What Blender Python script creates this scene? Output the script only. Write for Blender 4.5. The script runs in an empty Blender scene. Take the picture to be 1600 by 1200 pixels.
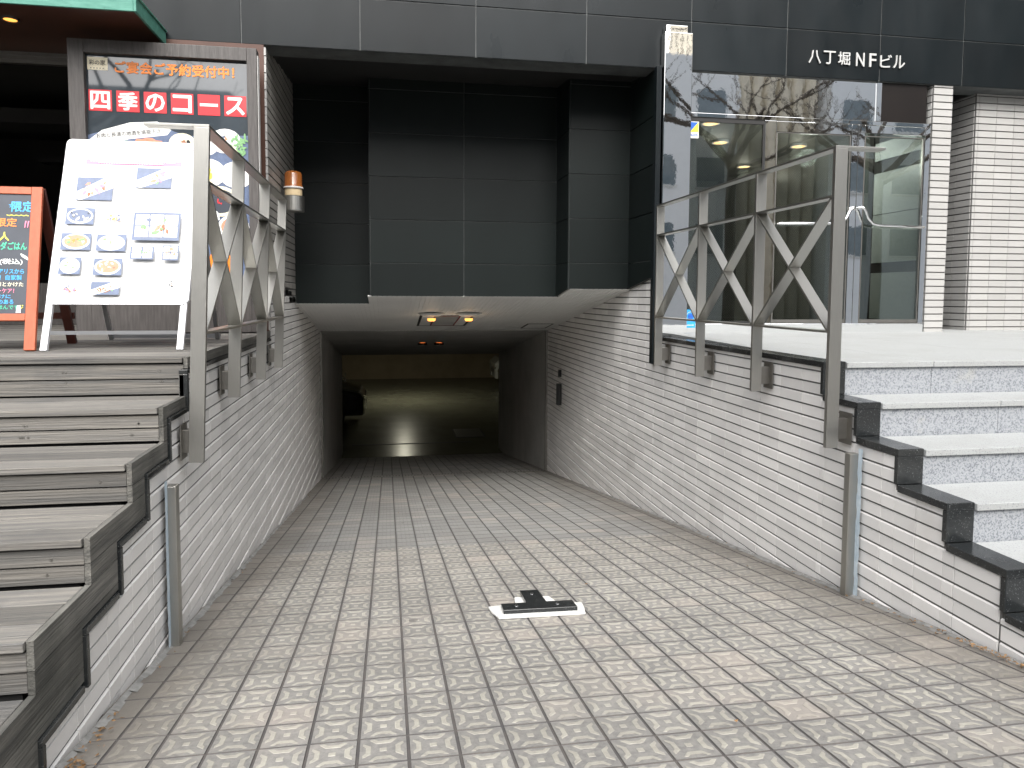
import bpy, math, random
from mathutils import Vector, Matrix
random.seed(7)
S = bpy.context.scene
COL = S.collection
R = math.radians

# ------------------------------------------------------------------ camera
cam = bpy.data.cameras.new('camera'); cam_o = bpy.data.objects.new('camera', cam); COL.objects.link(cam_o)
S.camera = cam_o
yaw, pit, rol = R(9.26), R(3.73), R(0.25)
Fv = Vector((math.sin(yaw)*math.cos(pit), math.cos(yaw)*math.cos(pit), -math.sin(pit)))
Rv = Vector((math.cos(yaw), -math.sin(yaw), 0)); Uv = Rv.cross(Fv)
Rv, Uv = Rv*math.cos(rol)+Uv*math.sin(rol), Uv*math.cos(rol)-Rv*math.sin(rol)
M = Matrix((Rv, Uv, -Fv)).transposed().to_4x4()
cam_o.matrix_world = M
cam.sensor_width = 36; cam.lens = 36*1100/1600
cam.shift_x = 15/1600; cam.shift_y = -67/1600
cam.clip_start = .05; cam.clip_end = 400

# ------------------------------------------------------------------ light
w = bpy.data.worlds.new('World'); S.world = w; w.use_nodes = True
nt = w.node_tree; bg = nt.nodes['Background']
sky = nt.nodes.new('ShaderNodeTexSky'); sky.sky_type = 'NISHITA'; sky.sun_disc = False
sky.sun_elevation = R(46); sky.sun_rotation = R(186); sky.air_density = 1.0; sky.dust_density = 5.0; sky.ozone_density = 1.0
hs = nt.nodes.new('ShaderNodeHueSaturation'); hs.inputs['Saturation'].default_value = .32
nt.links.new(sky.outputs[0], hs.inputs['Color']); nt.links.new(hs.outputs[0], bg.inputs[0]); bg.inputs[1].default_value = .15
sun = bpy.data.lights.new('sun', 'SUN'); sun.energy = 1.5; sun.angle = R(75); sun.color = (1, .985, .96)
so = bpy.data.objects.new('sun', sun); COL.objects.link(so)
so.rotation_euler = (R(36), 0, R(-6))
S.view_settings.view_transform = 'Standard'; S.view_settings.look = 'None'
S.view_settings.exposure = 1.15; S.view_settings.gamma = 1
S.cycles.max_bounces = 10; S.cycles.glossy_bounces = 6; S.cycles.transparent_max_bounces = 12
S.cycles.caustics_reflective = False; S.cycles.caustics_refractive = False
S.cycles.sample_clamp_indirect = 6

# ------------------------------------------------------------------ helpers
def N(t, kind, **kw):
    n = t.nodes.new(kind)
    for k, v in kw.items():
        if k in n.inputs.keys(): n.inputs[k].default_value = v
        else: setattr(n, k, v)
    return n

def mat(name, col, rough=.6, metal=0., var=.0, vscale=4., stretch=(1, 1, 1), bump=0., bscale=60., col2=None,
        attr=0., spec=.5, emis=None, estr=0., coat=0., aniso_scale=None, alpha=None, trans=0., speckle=None, stain=None, rvar=0.):
    m = bpy.data.materials.new(name); m.use_nodes = True
    t = m.node_tree; b = t.nodes['Principled BSDF']
    c = tuple(col)+(1,)
    b.inputs['Base Color'].default_value = c; b.inputs['Roughness'].default_value = rough
    b.inputs['Metallic'].default_value = metal; b.inputs['Specular IOR Level'].default_value = spec
    b.inputs['Coat Weight'].default_value = coat; b.inputs['Coat Roughness'].default_value = .03
    if trans: b.inputs['Transmission Weight'].default_value = trans
    tc = N(t, 'ShaderNodeTexCoord'); mp = N(t, 'ShaderNodeMapping'); mp.inputs['Scale'].default_value = stretch
    t.links.new(tc.outputs['Object'], mp.inputs[0])
    out = None
    def mixc(a, bcol, fac, mode='MIX'):
        x = N(t, 'ShaderNodeMix', data_type='RGBA', blend_type=mode)
        for sock, v in ((x.inputs[6], a), (x.inputs[7], bcol)):
            if isinstance(v, tuple): sock.default_value = v
            else: t.links.new(v, sock)
        if isinstance(fac, float): x.inputs[0].default_value = fac
        else: t.links.new(fac, x.inputs[0])
        return x.outputs[2]
    out = c
    if var:
        nz = N(t, 'ShaderNodeTexNoise', Scale=vscale, Detail=8., Roughness=.65); t.links.new(mp.outputs[0], nz.inputs['Vector'])
        rp = N(t, 'ShaderNodeMapRange'); t.links.new(nz.outputs[0], rp.inputs[0]); rp.inputs[1].default_value = .3; rp.inputs[2].default_value = .7
        c2 = tuple(col2)+(1,) if col2 else tuple(x*(1-var) for x in col)+(1,)
        out = mixc(c, c2, rp.outputs[0])
    if speckle:   # (scale, colour, threshold)
        vz = N(t, 'ShaderNodeTexNoise', Scale=speckle[0], Detail=3., Roughness=.8); t.links.new(tc.outputs['Object'], vz.inputs['Vector'])
        rp = N(t, 'ShaderNodeMapRange'); t.links.new(vz.outputs[0], rp.inputs[0]); rp.inputs[1].default_value = speckle[2]; rp.inputs[2].default_value = speckle[2]+.08
        out = mixc(out, tuple(speckle[1])+(1,), rp.outputs[0])
    if stain:     # (scale, colour, lo, hi)
        vz = N(t, 'ShaderNodeTexNoise', Scale=stain[0], Detail=6., Roughness=.6); t.links.new(tc.outputs['Object'], vz.inputs['Vector'])
        rp = N(t, 'ShaderNodeMapRange'); t.links.new(vz.outputs[0], rp.inputs[0]); rp.inputs[1].default_value = stain[2]; rp.inputs[2].default_value = stain[3]
        out = mixc(out, tuple(stain[1])+(1,), rp.outputs[0])
    if attr:
        at = N(t, 'ShaderNodeAttribute', attribute_name='tone')
        rp = N(t, 'ShaderNodeMapRange'); t.links.new(at.outputs['Fac'], rp.inputs[0]); rp.inputs[3].default_value = 1-attr; rp.inputs[4].default_value = 1.
        cb = N(t, 'ShaderNodeCombineColor'); [t.links.new(rp.outputs[0], cb.inputs[i]) for i in range(3)]
        out = mixc(out, cb.outputs[0], 1., 'MULTIPLY')
    if not isinstance(out, tuple): t.links.new(out, b.inputs['Base Color'])
    if rvar:
        nz = N(t, 'ShaderNodeTexNoise', Scale=vscale*1.7, Detail=5.); t.links.new(mp.outputs[0], nz.inputs['Vector'])
        rp = N(t, 'ShaderNodeMapRange'); t.links.new(nz.outputs[0], rp.inputs[0]); rp.inputs[1].default_value = .3; rp.inputs[2].default_value = .7
        rp.inputs[3].default_value = max(0, rough-rvar); rp.inputs[4].default_value = rough+rvar
        t.links.new(rp.outputs[0], b.inputs['Roughness'])
    if bump:
        nz = N(t, 'ShaderNodeTexNoise', Scale=bscale, Detail=6.); t.links.new(mp.outputs[0], nz.inputs['Vector'])
        bp = N(t, 'ShaderNodeBump'); bp.inputs['Strength'].default_value = bump; bp.inputs['Distance'].default_value = .01
        t.links.new(nz.outputs[0], bp.inputs['Height']); t.links.new(bp.outputs[0], b.inputs['Normal'])
    if emis:
        b.inputs['Emission Color'].default_value = tuple(emis)+(1,); b.inputs['Emission Strength'].default_value = estr
    return m

def glass(name, tint, refl=.1):
    m = bpy.data.materials.new(name); m.use_nodes = True; t = m.node_tree; t.nodes.remove(t.nodes['Principled BSDF'])
    tr = N(t, 'ShaderNodeBsdfTransparent'); tr.inputs[0].default_value = tuple(tint)+(1,)
    gl = N(t, 'ShaderNodeBsdfGlossy'); gl.inputs['Roughness'].default_value = .01; gl.inputs[0].default_value = (.9, .95, .93, 1)
    fr = N(t, 'ShaderNodeFresnel'); fr.inputs[0].default_value = 1.5
    ad = N(t, 'ShaderNodeMath', operation='ADD'); ad.inputs[1].default_value = refl; t.links.new(fr.outputs[0], ad.inputs[0])
    mx = N(t, 'ShaderNodeMixShader'); t.links.new(ad.outputs[0], mx.inputs[0]); t.links.new(tr.outputs[0], mx.inputs[1]); t.links.new(gl.outputs[0], mx.inputs[2])
    t.links.new(mx.outputs[0], t.nodes['Material Output'].inputs[0]); return m

class MB:
    def __init__(s): s.v = []; s.f = []; s.mi = []; s.t = []
    def face(s, pts, mi=0, tone=.5):
        i = len(s.v); s.v += [tuple(p) for p in pts]; s.f.append(tuple(range(i, i+len(pts)))); s.mi.append(mi); s.t.append(tone); return s
    def solid(s, V, Fc, mi=0, tone=.5):
        i = len(s.v); s.v += [tuple(p) for p in V]
        for f in Fc: s.f.append(tuple(i+k for k in f)); s.mi.append(mi); s.t.append(tone)
        return s
    def box(s, x0, x1, y0, y1, z0, z1, mi=0, tone=.5, fn=None):
        if x0 > x1: x0, x1 = x1, x0
        if y0 > y1: y0, y1 = y1, y0
        if z0 > z1: z0, z1 = z1, z0
        V = [(x0, y0, z0), (x1, y0, z0), (x1, y1, z0), (x0, y1, z0), (x0, y0, z1), (x1, y0, z1), (x1, y1, z1), (x0, y1, z1)]
        if fn: V = [fn(*p) for p in V]
        return s.solid(V, [(0, 3, 2, 1), (4, 5, 6, 7), (0, 1, 5, 4), (1, 2, 6, 5), (2, 3, 7, 6), (3, 0, 4, 7)], mi, tone)
    def prism(s, poly, d, mi=0, tone=.5):   # poly: 3D points counter-clockwise seen from -d side...; extruded by vector d
        n = len(poly); d = Vector(d); a = [Vector(p) for p in poly]; b = [p+d for p in a]
        F = [tuple(range(n-1, -1, -1)), tuple(range(n, 2*n))]+[(i, (i+1) % n, n+(i+1) % n, n+i) for i in range(n)]
        return s.solid(a+b, F, mi, tone)
    def bar(s, p, q, wv, tv, mi=0):  # bar from p to q; full width vector wv, thickness vector tv
        p, q, wv, tv = map(Vector, (p, q, wv, tv)); wv = wv/2; tv = tv/2
        V = [p-wv-tv, p+wv-tv, p+wv+tv, p-wv+tv, q-wv-tv, q+wv-tv, q+wv+tv, q-wv+tv]
        return s.solid(V, [(0, 3, 2, 1), (4, 5, 6, 7), (0, 1, 5, 4), (1, 2, 6, 5), (2, 3, 7, 6), (3, 0, 4, 7)], mi)
    def tube(s, pts, r, n=8, mi=0, cap=True):
        pts = [Vector(p) for p in pts]; rs = r if isinstance(r, (list, tuple)) else [r]*len(pts)
        base = len(s.v); up = Vector((.123, .31, .94))
        for k, p in enumerate(pts):
            d = (pts[min(k+1, len(pts)-1)]-pts[max(k-1, 0)]).normalized()
            a = d.cross(up).normalized(); b = d.cross(a)
            for i in range(n):
                th = 2*math.pi*i/n; s.v.append(tuple(p+a*math.cos(th)*rs[k]+b*math.sin(th)*rs[k]))
        for k in range(len(pts)-1):
            for i in range(n):
                s.f.append((base+k*n+i, base+k*n+(i+1) % n, base+(k+1)*n+(i+1) % n, base+(k+1)*n+i)); s.mi.append(mi); s.t.append(.5)
        if cap:
            s.f.append(tuple(base+i for i in range(n-1, -1, -1))); s.f.append(tuple(base+(len(pts)-1)*n+i for i in range(n))); s.mi += [mi, mi]; s.t += [.5, .5]
        return s
    def lathe(s, c, prof, n=24, mi=0):
        base = len(s.v); c = Vector(c)
        for r_, z in prof:
            for i in range(n):
                th = 2*math.pi*i/n; s.v.append((c.x+r_*math.cos(th), c.y+r_*math.sin(th), c.z+z))
        for k in range(len(prof)-1):
            for i in range(n):
                s.f.append((base+k*n+i, base+k*n+(i+1) % n, base+(k+1)*n+(i+1) % n, base+(k+1)*n+i)); s.mi.append(mi); s.t.append(.5)
        return s
    def build(s, name, mats, parent=None, bevel=0, smooth=False, **kw):
        me = bpy.data.meshes.new(name)
        me.from_pydata(s.v, [], s.f)
        for m in (mats if isinstance(mats, (list, tuple)) else [mats]): me.materials.append(m)
        me.polygons.foreach_set('material_index', s.mi)
        at = me.attributes.new('tone', 'FLOAT', 'FACE'); at.data.foreach_set('value', s.t)
        if smooth: me.polygons.foreach_set('use_smooth', [True]*len(s.f))
        me.update()
        o = bpy.data.objects.new(name, me); COL.objects.link(o)
        if bevel:
            md = o.modifiers.new('bevel', 'BEVEL'); md.width = bevel; md.segments = 2; md.limit_method = 'ANGLE'; md.angle_limit = R(40)
        if parent: o.parent = parent
        tag(o, **kw); return o
def tag(o, label=None, cat=None, group=None, kind=None):
    if label: o['label'] = label
    if cat: o['category'] = cat
    if group: o['group'] = group
    if kind: o['kind'] = kind
def empty(name, loc=(0, 0, 0), **kw):
    o = bpy.data.objects.new(name, None); COL.objects.link(o); o.empty_display_size = .1
    tag(o, **kw); return o     # parts are written in world coordinates, the empty stays at the origin
def text_mesh(body, size, org, ux, uy, m, name, parent, depth=.0, bold=0., width=None, align='CENTER', mb=None, mi=0):
    """lettering as mesh; org = anchor point, ux/uy unit vectors; width squeezes it to a real width"""
    c = bpy.data.curves.new('t', 'FONT'); c.body = body; c.size = 1; c.extrude = 0; c.offset = 0; c.align_x = 'LEFT'; c.resolution_u = 2
    o = bpy.data.objects.new('t', c); COL.objects.link(o)
    dg = bpy.context.evaluated_depsgraph_get(); dg.update()
    me = bpy.data.meshes.new_from_object(o.evaluated_get(dg))
    vs = [v.co.copy() for v in me.vertices]; fs = [tuple(p.vertices) for p in me.polygons]
    bpy.data.objects.remove(o); bpy.data.curves.remove(c); bpy.data.meshes.remove(me)
    if not vs: return None
    x0 = min(v.x for v in vs); x1 = max(v.x for v in vs); y0 = min(v.y for v in vs); y1 = max(v.y for v in vs)
    sy = size/(y1-y0); sx = (width/(x1-x0)) if width else sy
    ox = {'LEFT': x0, 'CENTER': (x0+x1)/2, 'RIGHT': x1}[align]
    ux, uy, org = Vector(ux), Vector(uy), Vector(org); nn = ux.cross(uy).normalized()
    P = [org+ux*((v.x-ox)*sx)+uy*((v.y-(y0+y1)/2)*sy)+nn*depth for v in vs]
    tgt = mb or MB(); tgt.solid(P, fs, mi)
    if bold:
        bb = bold*size
        for k_ in range(8):
            a_ = k_*math.pi/4; sh_ = ux*(bb*math.cos(a_))+uy*(bb*math.sin(a_))-nn*(.00003*(k_+1))
            tgt.solid([p+sh_ for p in P], fs, mi)
    if depth > .01:     # cut-out letters: give them sides
        from collections import Counter
        ed = Counter(); 
        for f in fs:
            for a, b in zip(f, f[1:]+f[:1]): ed[(a, b)] += 1
        for (a, b) in list(ed):
            if (b, a) not in ed:
                A, B = P[a], P[b]; tgt.face([B, A, A-nn*depth, B-nn*depth], mi)
    if mb is None: return tgt.build(name, m, parent)

# ------------------------------------------------------------------ materials
M_ = {}
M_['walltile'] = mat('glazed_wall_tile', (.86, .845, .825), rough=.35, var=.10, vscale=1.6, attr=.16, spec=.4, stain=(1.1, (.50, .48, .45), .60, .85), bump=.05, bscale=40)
M_['piertile'] = mat('matt_pier_tile', (.45, .445, .43), rough=.5, var=.08, vscale=2, attr=.12)
M_['grout'] = mat('dark_grout', (.12, .118, .112), rough=.9)
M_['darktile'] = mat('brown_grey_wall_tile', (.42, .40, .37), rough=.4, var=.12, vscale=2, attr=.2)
M_['black_stone'] = mat('black_polished_granite', (.016, .018, .019), rough=.22, speckle=(130, (.22, .23, .23), .62), stain=(3, (.07, .072, .07), .5, .9), rvar=.08)
M_['white_granite'] = mat('flamed_granite', (.345, .357, .355), rough=.75, speckle=(150, (.17, .175, .185), .56), stain=(2.2, (.28, .285, .275), .5, .85), bump=.15, bscale=200)
M_['grey_granite'] = mat('sawn_granite', (.33, .345, .365), rough=.5, speckle=(110, (.15, .165, .185), .50), stain=(3., (.40, .38, .30), .62, .9))
M_['wood'] = mat('weathered_timber', (.27, .252, .222), rough=.85, var=.5, vscale=10, stretch=(.14, 5, 5), attr=.45, bump=.6, bscale=26, col2=(.12, .12, .118), stain=(2.3, (.12, .12, .12), .55, .8))
M_['wood_side'] = mat('weathered_timber_skirt', (.25, .24, .215), rough=.85, var=.5, vscale=9, stretch=(4, .25, 6), attr=.5, bump=.6, bscale=26, col2=(.085, .085, .08), stain=(3, (.055, .058, .05), .45, .8))
M_['void'] = mat('dark_gap', (.012, .012, .012), rough=.9)
M_['steel'] = mat('brushed_stainless', (.45, .445, .42), rough=.40, metal=1., var=.12, vscale=30, stretch=(20, 20, .6), rvar=.07)
M_['steel_dark'] = mat('dull_stainless', (.30, .29, .27), rough=.42, metal=1., var=.15, vscale=12)
M_['chrome'] = mat('mirror_stainless', (.88, .89, .89), rough=.02, metal=1., bump=.10, bscale=2.2)
M_['panel'] = mat('dark_metal_cladding', (.0105, .0150, .0175), rough=.36, var=.3, vscale=2.2, stretch=(1, 1, .35), rvar=.10, attr=.35, spec=.22)
M_['panel_in'] = mat('dark_cladding_recess', (.009, .0135, .0130), rough=.42, spec=.24, var=.25, vscale=2.2, stretch=(1, 1, .35), attr=.3)
M_['joint'] = mat('sealant_joint', (.11, .12, .12), rough=.6, var=.6, vscale=5)
M_['plaster'] = mat('grey_plaster', (.46, .455, .43), rough=.8, var=.3, vscale=1.5)
M_['ceiling'] = mat('ribbed_ceiling_board', (.74, .74, .72), rough=.6, var=.1, vscale=2)
M_['white_trim'] = mat('painted_metal_white', (.7, .7, .68), rough=.4, var=.08)
M_['garage'] = mat('garage_floor_paint', (.20, .20, .15), rough=.27, var=.25, vscale=1.2)
M_['garage_wall'] = mat('garage_concrete', (.48, .39, .27), rough=.8, var=.3, vscale=1.)
M_['dark_frame'] = mat('dark_wood_frame', (.045, .040, .038), rough=.5, var=.4, vscale=9, stretch=(6, 6, .5), col2=(.10, .092, .088), bump=.2, bscale=30)
M_['white_paper'] = mat('white_board', (.9, .9, .92), rough=.35, var=.02)
M_['white_alu'] = mat('white_enamel_frame', (.82, .83, .86), rough=.35, var=.03)
M_['alu'] = mat('plain_aluminium', (.55, .56, .58), rough=.35, metal=1., var=.1)
M_['copper'] = mat('green_copper', (.045, .20, .15), rough=.6, var=.45, vscale=9, stretch=(.6, 3, 3), col2=(.12, .33, .26), stain=(14, (.03, .09, .08), .66, .8))
M_['soffit_wood'] = mat('brown_soffit', (.085, .032, .018), rough=.5, var=.35, vscale=4)
M_['lamp_warm'] = mat('warm_lamp', (1, .7, .4), emis=(1, .38, .06), estr=.95)
M_['lamp_orange'] = mat('orange_lamp', (1, .5, .2), emis=(1, .25, .05), estr=1.3)
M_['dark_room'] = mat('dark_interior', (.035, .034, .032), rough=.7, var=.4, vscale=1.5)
M_['lobby_wall'] = mat('lobby_wall_stone', (.11, .115, .10), rough=.35, var=.3, vscale=.6, col2=(.07, .075, .066))
M_['lobby_panel'] = mat('pale_green_stone', (.72, .76, .74), rough=.35, speckle=(60, (.54, .59, .58), .52))
M_['black'] = mat('black_rubber', (.02, .02, .02), rough=.6, var=.3)
M_['red'] = mat('red_print', (.75, .035, .045), rough=.3, var=.1, coat=.3)
M_['white'] = mat('white_print', (.85, .85, .83), rough=.4, var=.02)
M_['orange'] = mat('orange_print', (.95, .26, .03), rough=.4, var=.1)
M_['yellow'] = mat('yellow_print', (.92, .85, .08), rough=.4, var=.05)
M_['blue'] = mat('blue_print', (.03, .14, .60), rough=.4, var=.05)
M_['skyblue'] = mat('sky_blue_print', (.05, .42, .85), rough=.4, var=.05)
M_['green'] = mat('green_print', (.05, .55, .33), rough=.4, var=.05)
M_['pink'] = mat('pink_print', (.80, .22, .36), rough=.4, var=.05)
M_['cream'] = mat('cream_print', (.85, .78, .58), rough=.4, var=.05)
M_['pbg'] = mat('blue_grey_tray', (.13, .175, .29), rough=.4, var=.3, vscale=30)
M_['brown'] = mat('brown_food', (.38, .16, .08), rough=.5, var=.4, vscale=60)
M_['salmon'] = mat('salmon_food', (.80, .32, .20), rough=.5, var=.3, vscale=60)
M_['lgreen'] = mat('leaf_food', (.25, .50, .22), rough=.5, var=.4, vscale=60)
M_['slate'] = mat('blackboard_slate', (.045, .055, .075), rough=.5, var=.3, vscale=5)
M_['orange_wood'] = mat('orange_stained_wood', (.42, .115, .05), rough=.5, var=.3, vscale=8, stretch=(4, 4, .4), col2=(.42, .08, .03))
M_['dkred_wood'] = mat('dark_red_wood', (.10, .025, .015), rough=.5, var=.3, vscale=8)
M_['poster_dark_'] = mat('glossy_dark_poster', (.055, .068, .08), rough=.03, spec=.8, coat=1., var=.3, vscale=3)
M_['poster_dark'] = M_['poster_dark_']; M_['poster_dark'].node_tree.nodes['Principled BSDF'].inputs['Coat IOR'].default_value = 1.42
M_['tape'] = mat('pale_blue_tape', (.40, .50, .58), rough=.7, var=.25, vscale=25, col2=(.62, .70, .75))
M_['mortar'] = mat('white_mortar', (.72, .72, .69), rough=.9, var=.25, vscale=14, bump=.6, bscale=30, stain=(9, (.40, .38, .34), .58, .72))
M_['amber'] = mat('amber_plastic', (.38, .125, .03), rough=.18, var=.25, vscale=20, emis=(1, .25, .02), estr=.0, coat=.6)
M_['cream_plastic'] = mat('cream_plastic', (.78, .62, .38), rough=.35, var=.05)
M_['leaf'] = mat('dry_leaf', (.34, .20, .09), rough=.8, attr=.6, var=.3, vscale=30)
M_['asphalt'] = mat('asphalt', (.06, .06, .062), rough=.85, var=.3, vscale=8, bump=.3)
M_['pave'] = mat('pavement_blocks', (.36, .34, .31), rough=.8, var=.2, vscale=3, bump=.1)
M_['bark'] = mat('bark', (.085, .07, .055), rough=.9, var=.4, vscale=14, bump=.5)
M_['glass'] = glass('lobby_glass', (.74, .78, .75), .09)
M_['poster_glass'] = glass('clear_cover_glass', (.97, .98, .98), .02)

# ------------------------------------------------------------------ geometry constants
SL = .1574
def rz(y): return -1.059-SL*y          # ramp surface height
XL, XRt = -.98, 2.43
GR = [(3.60, -.37), (3.30, -.556), (2.99, -.735), (2.68, -.908), (2.37, -1.085), (2.06, -1.26)]   # granite step noses: (y, z of the tread behind it)
def top_at(y):
    for yn, z in GR:
        if y >= yn: return z
    return GR[-1][1]-.18

# ---------------- ramp of patterned tiles (setting)
def ramp():
    PX, PY = .153, .1595
    mb = MB()
    up = Vector((0, SL, 1)).normalized()
    def P(x, y, h=0): return Vector((x, y, rz(y)))+up*h
    y0, y1 = .94, 14.75
    mb.face([P(XL-.05, y0, -.004), P(XRt+.05, y0, -.004), P(XRt+.05, y1, -.004), P(XL-.05, y1, -.004)], 1)
    kx0 = -8; n = 17
    wing = [(-.31, .40), (-.20, .36), (-.13, .30), (.13, .30), (.20, .36), (.31, .40), (.17, .19), (-.17, .19)]
    wing2 = [(-.30, .425), (-.21, .435), (-.12, .365), (.12, .365), (.21, .435), (.30, .425), (.16, .255), (-.16, .255)]
    ny = int((y1-2.02)/PY)
    for j in range(-6, ny):
        ya = 2.02+j*PY
        for i in range(-7, 16):
            xa = .055+i*PX
            xa0, xb0 = max(xa+.0034, XL-.02), min(xa+PX-.0034, XRt+.02)
            if xb0-xa0 < .01: continue
            yb = ya+PY
            tone = random.random()
            a, b = ya+.0027, yb-.0027
            c = .002
            T = [P(xa0+c, a+c, 0), P(xb0-c, a+c, 0), P(xb0-c, b-c, 0), P(xa0+c, b-c, 0)]
            B = [P(xa0, a, -.004), P(xb0, a, -.004), P(xb0, b, -.004), P(xa0, b, -.004)]
            mb.solid(B+T, [(4, 5, 6, 7)], 0, tone); mb.solid(B+T, [(0, 1, 5, 4), (1, 2, 6, 5), (2, 3, 7, 6), (3, 0, 4, 7)], 1, tone)
            if xb0-xa0 < PX*.9: continue
            cx, cy = xa+PX/2, ya+PY/2
            def emb(poly, h=.0014):
                V = [P(cx+px*PX*.94, cy+py*PY*.96, 0.0003) for px, py in poly]; k = len(V)
                mx = sum(p[0] for p in poly)/k; my = sum(p[1] for p in poly)/k
                V2 = [P(cx+(mx+(px-mx)*.92)*PX*.94, cy+(my+(py-my)*.92)*PY*.96, h) for px, py in poly]
                mb.solid(V+V2, [tuple(range(k, 2*k))]+[(q, (q+1) % k, k+(q+1) % k, k+q) for q in range(k)], 2, tone)
            if ya < 5.1:
                for q in range(4):
                    w_ = wing2
                    pts = w_
                    for _ in range(q): pts = [(-y_, x_) for x_, y_ in pts]
                    emb(pts[::-1])
                emb([(-.075, -.07), (.075, -.07), (.075, .07), (-.075, .07)])
            else:
                for q in (-.33, -.11, .11, .33):
                    for hx in (-.34, -.115, .115, .34):
                        sg = .05 if (int(round(hx*10))+int(round(q*10))) % 2 else -.05
                        emb([(hx-.10, q-.05-sg), (hx+.10, q-.05+sg), (hx+.10, q+.035+sg), (hx-.10, q+.035-sg)])
    # material: clay tile whose worn light relief fades in patches, greyer further down the ramp
    def tm(name, near, far, dark, rough=.6, relief=False):
        m = bpy.data.materials.new(name); m.use_nodes = True; t = m.node_tree; b = t.nodes['Principled BSDF']
        tc = N(t, 'ShaderNodeTexCoord'); sp = N(t, 'ShaderNodeSeparateXYZ'); t.links.new(tc.outputs['Object'], sp.inputs[0])
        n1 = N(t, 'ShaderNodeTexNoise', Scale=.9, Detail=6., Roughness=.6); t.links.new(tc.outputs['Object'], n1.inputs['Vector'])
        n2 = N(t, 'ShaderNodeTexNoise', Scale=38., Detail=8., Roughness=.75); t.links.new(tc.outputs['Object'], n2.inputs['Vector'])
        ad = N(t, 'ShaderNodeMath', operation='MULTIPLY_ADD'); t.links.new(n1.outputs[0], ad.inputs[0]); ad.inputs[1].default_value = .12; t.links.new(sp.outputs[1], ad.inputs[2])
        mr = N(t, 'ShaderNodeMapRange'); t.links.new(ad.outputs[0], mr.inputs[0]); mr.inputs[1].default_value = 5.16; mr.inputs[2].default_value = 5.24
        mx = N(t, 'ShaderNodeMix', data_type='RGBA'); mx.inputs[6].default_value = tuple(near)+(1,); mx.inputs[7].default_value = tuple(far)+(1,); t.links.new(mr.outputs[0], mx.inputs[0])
        # grain
        g = N(t, 'ShaderNodeMapRange'); t.links.new(n2.outputs[0], g.inputs[0]); g.inputs[1].default_value = .42; g.inputs[2].default_value = .72
        mg = N(t, 'ShaderNodeMix', data_type='RGBA'); t.links.new(g.outputs[0], mg.inputs[0]); t.links.new(mx.outputs[2], mg.inputs[6]); mg.inputs[7].default_value = tuple(dark)+(1,)
        # pinkish patches of tiles
        at = N(t, 'ShaderNodeAttribute', attribute_name='tone')
        n3 = N(t, 'ShaderNodeTexNoise', Scale=1.6, Detail=4.); t.links.new(tc.outputs['Object'], n3.inputs['Vector'])
        ad2 = N(t, 'ShaderNodeMath', operation='MULTIPLY_ADD'); t.links.new(at.outputs['Fac'], ad2.inputs[0]); ad2.inputs[1].default_value = .30; t.links.new(n3.outputs[0], ad2.inputs[2])
        p = N(t, 'ShaderNodeMapRange'); t.links.new(ad2.outputs[0], p.inputs[0]); p.inputs[1].default_value = .70; p.inputs[2].default_value = .90; p.inputs[4].default_value = .5
        mp_ = N(t, 'ShaderNodeMix', data_type='RGBA'); t.links.new(p.outputs[0], mp_.inputs[0]); t.links.new(mg.outputs[2], mp_.inputs[6]); mp_.inputs[7].default_value = (.325, .285, .25, 1)
        # dirt along both walls and in cloudy stains
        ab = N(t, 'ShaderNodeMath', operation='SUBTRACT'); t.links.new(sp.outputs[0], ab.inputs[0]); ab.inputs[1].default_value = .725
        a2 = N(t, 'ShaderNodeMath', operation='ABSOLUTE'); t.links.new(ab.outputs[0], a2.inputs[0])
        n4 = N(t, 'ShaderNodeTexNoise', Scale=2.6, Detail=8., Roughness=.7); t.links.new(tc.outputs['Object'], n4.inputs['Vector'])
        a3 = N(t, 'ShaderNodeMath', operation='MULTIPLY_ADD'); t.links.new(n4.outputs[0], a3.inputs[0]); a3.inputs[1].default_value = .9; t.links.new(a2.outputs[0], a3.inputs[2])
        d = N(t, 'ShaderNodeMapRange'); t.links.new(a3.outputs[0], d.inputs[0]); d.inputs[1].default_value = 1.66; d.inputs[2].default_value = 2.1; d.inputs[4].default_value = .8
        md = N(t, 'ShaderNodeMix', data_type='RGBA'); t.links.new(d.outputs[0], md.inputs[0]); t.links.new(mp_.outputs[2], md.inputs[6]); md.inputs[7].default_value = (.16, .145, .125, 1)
        n5 = N(t, 'ShaderNodeTexNoise', Scale=1.15, Detail=7., Roughness=.62, Distortion=.6); t.links.new(tc.outputs['Object'], n5.inputs['Vector'])
        s5 = N(t, 'ShaderNodeMapRange'); t.links.new(n5.outputs[0], s5.inputs[0]); s5.inputs[1].default_value = .50; s5.inputs[2].default_value = .72; s5.inputs[4].default_value = .5
        m5 = N(t, 'ShaderNodeMix', data_type='RGBA'); t.links.new(s5.outputs[0], m5.inputs[0]); t.links.new(md.outputs[2], m5.inputs[6]); m5.inputs[7].default_value = (.17, .163, .15, 1)
        n6 = N(t, 'ShaderNodeTexNoise', Scale=5.5, Detail=2., Roughness=.5); t.links.new(tc.outputs['Object'], n6.inputs['Vector'])
        s6 = N(t, 'ShaderNodeMapRange'); t.links.new(n6.outputs[0], s6.inputs[0]); s6.inputs[1].default_value = .735; s6.inputs[2].default_value = .77; s6.inputs[4].default_value = .6
        m6 = N(t, 'ShaderNodeMix', data_type='RGBA'); t.links.new(s6.outputs[0], m6.inputs[0]); t.links.new(m5.outputs[2], m6.inputs[6]); m6.inputs[7].default_value = (.09, .085, .08, 1)
        tv = N(t, 'ShaderNodeMapRange'); t.links.new(at.outputs['Fac'], tv.inputs[0]); tv.inputs[3].default_value = .86; tv.inputs[4].default_value = 1.06
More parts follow.
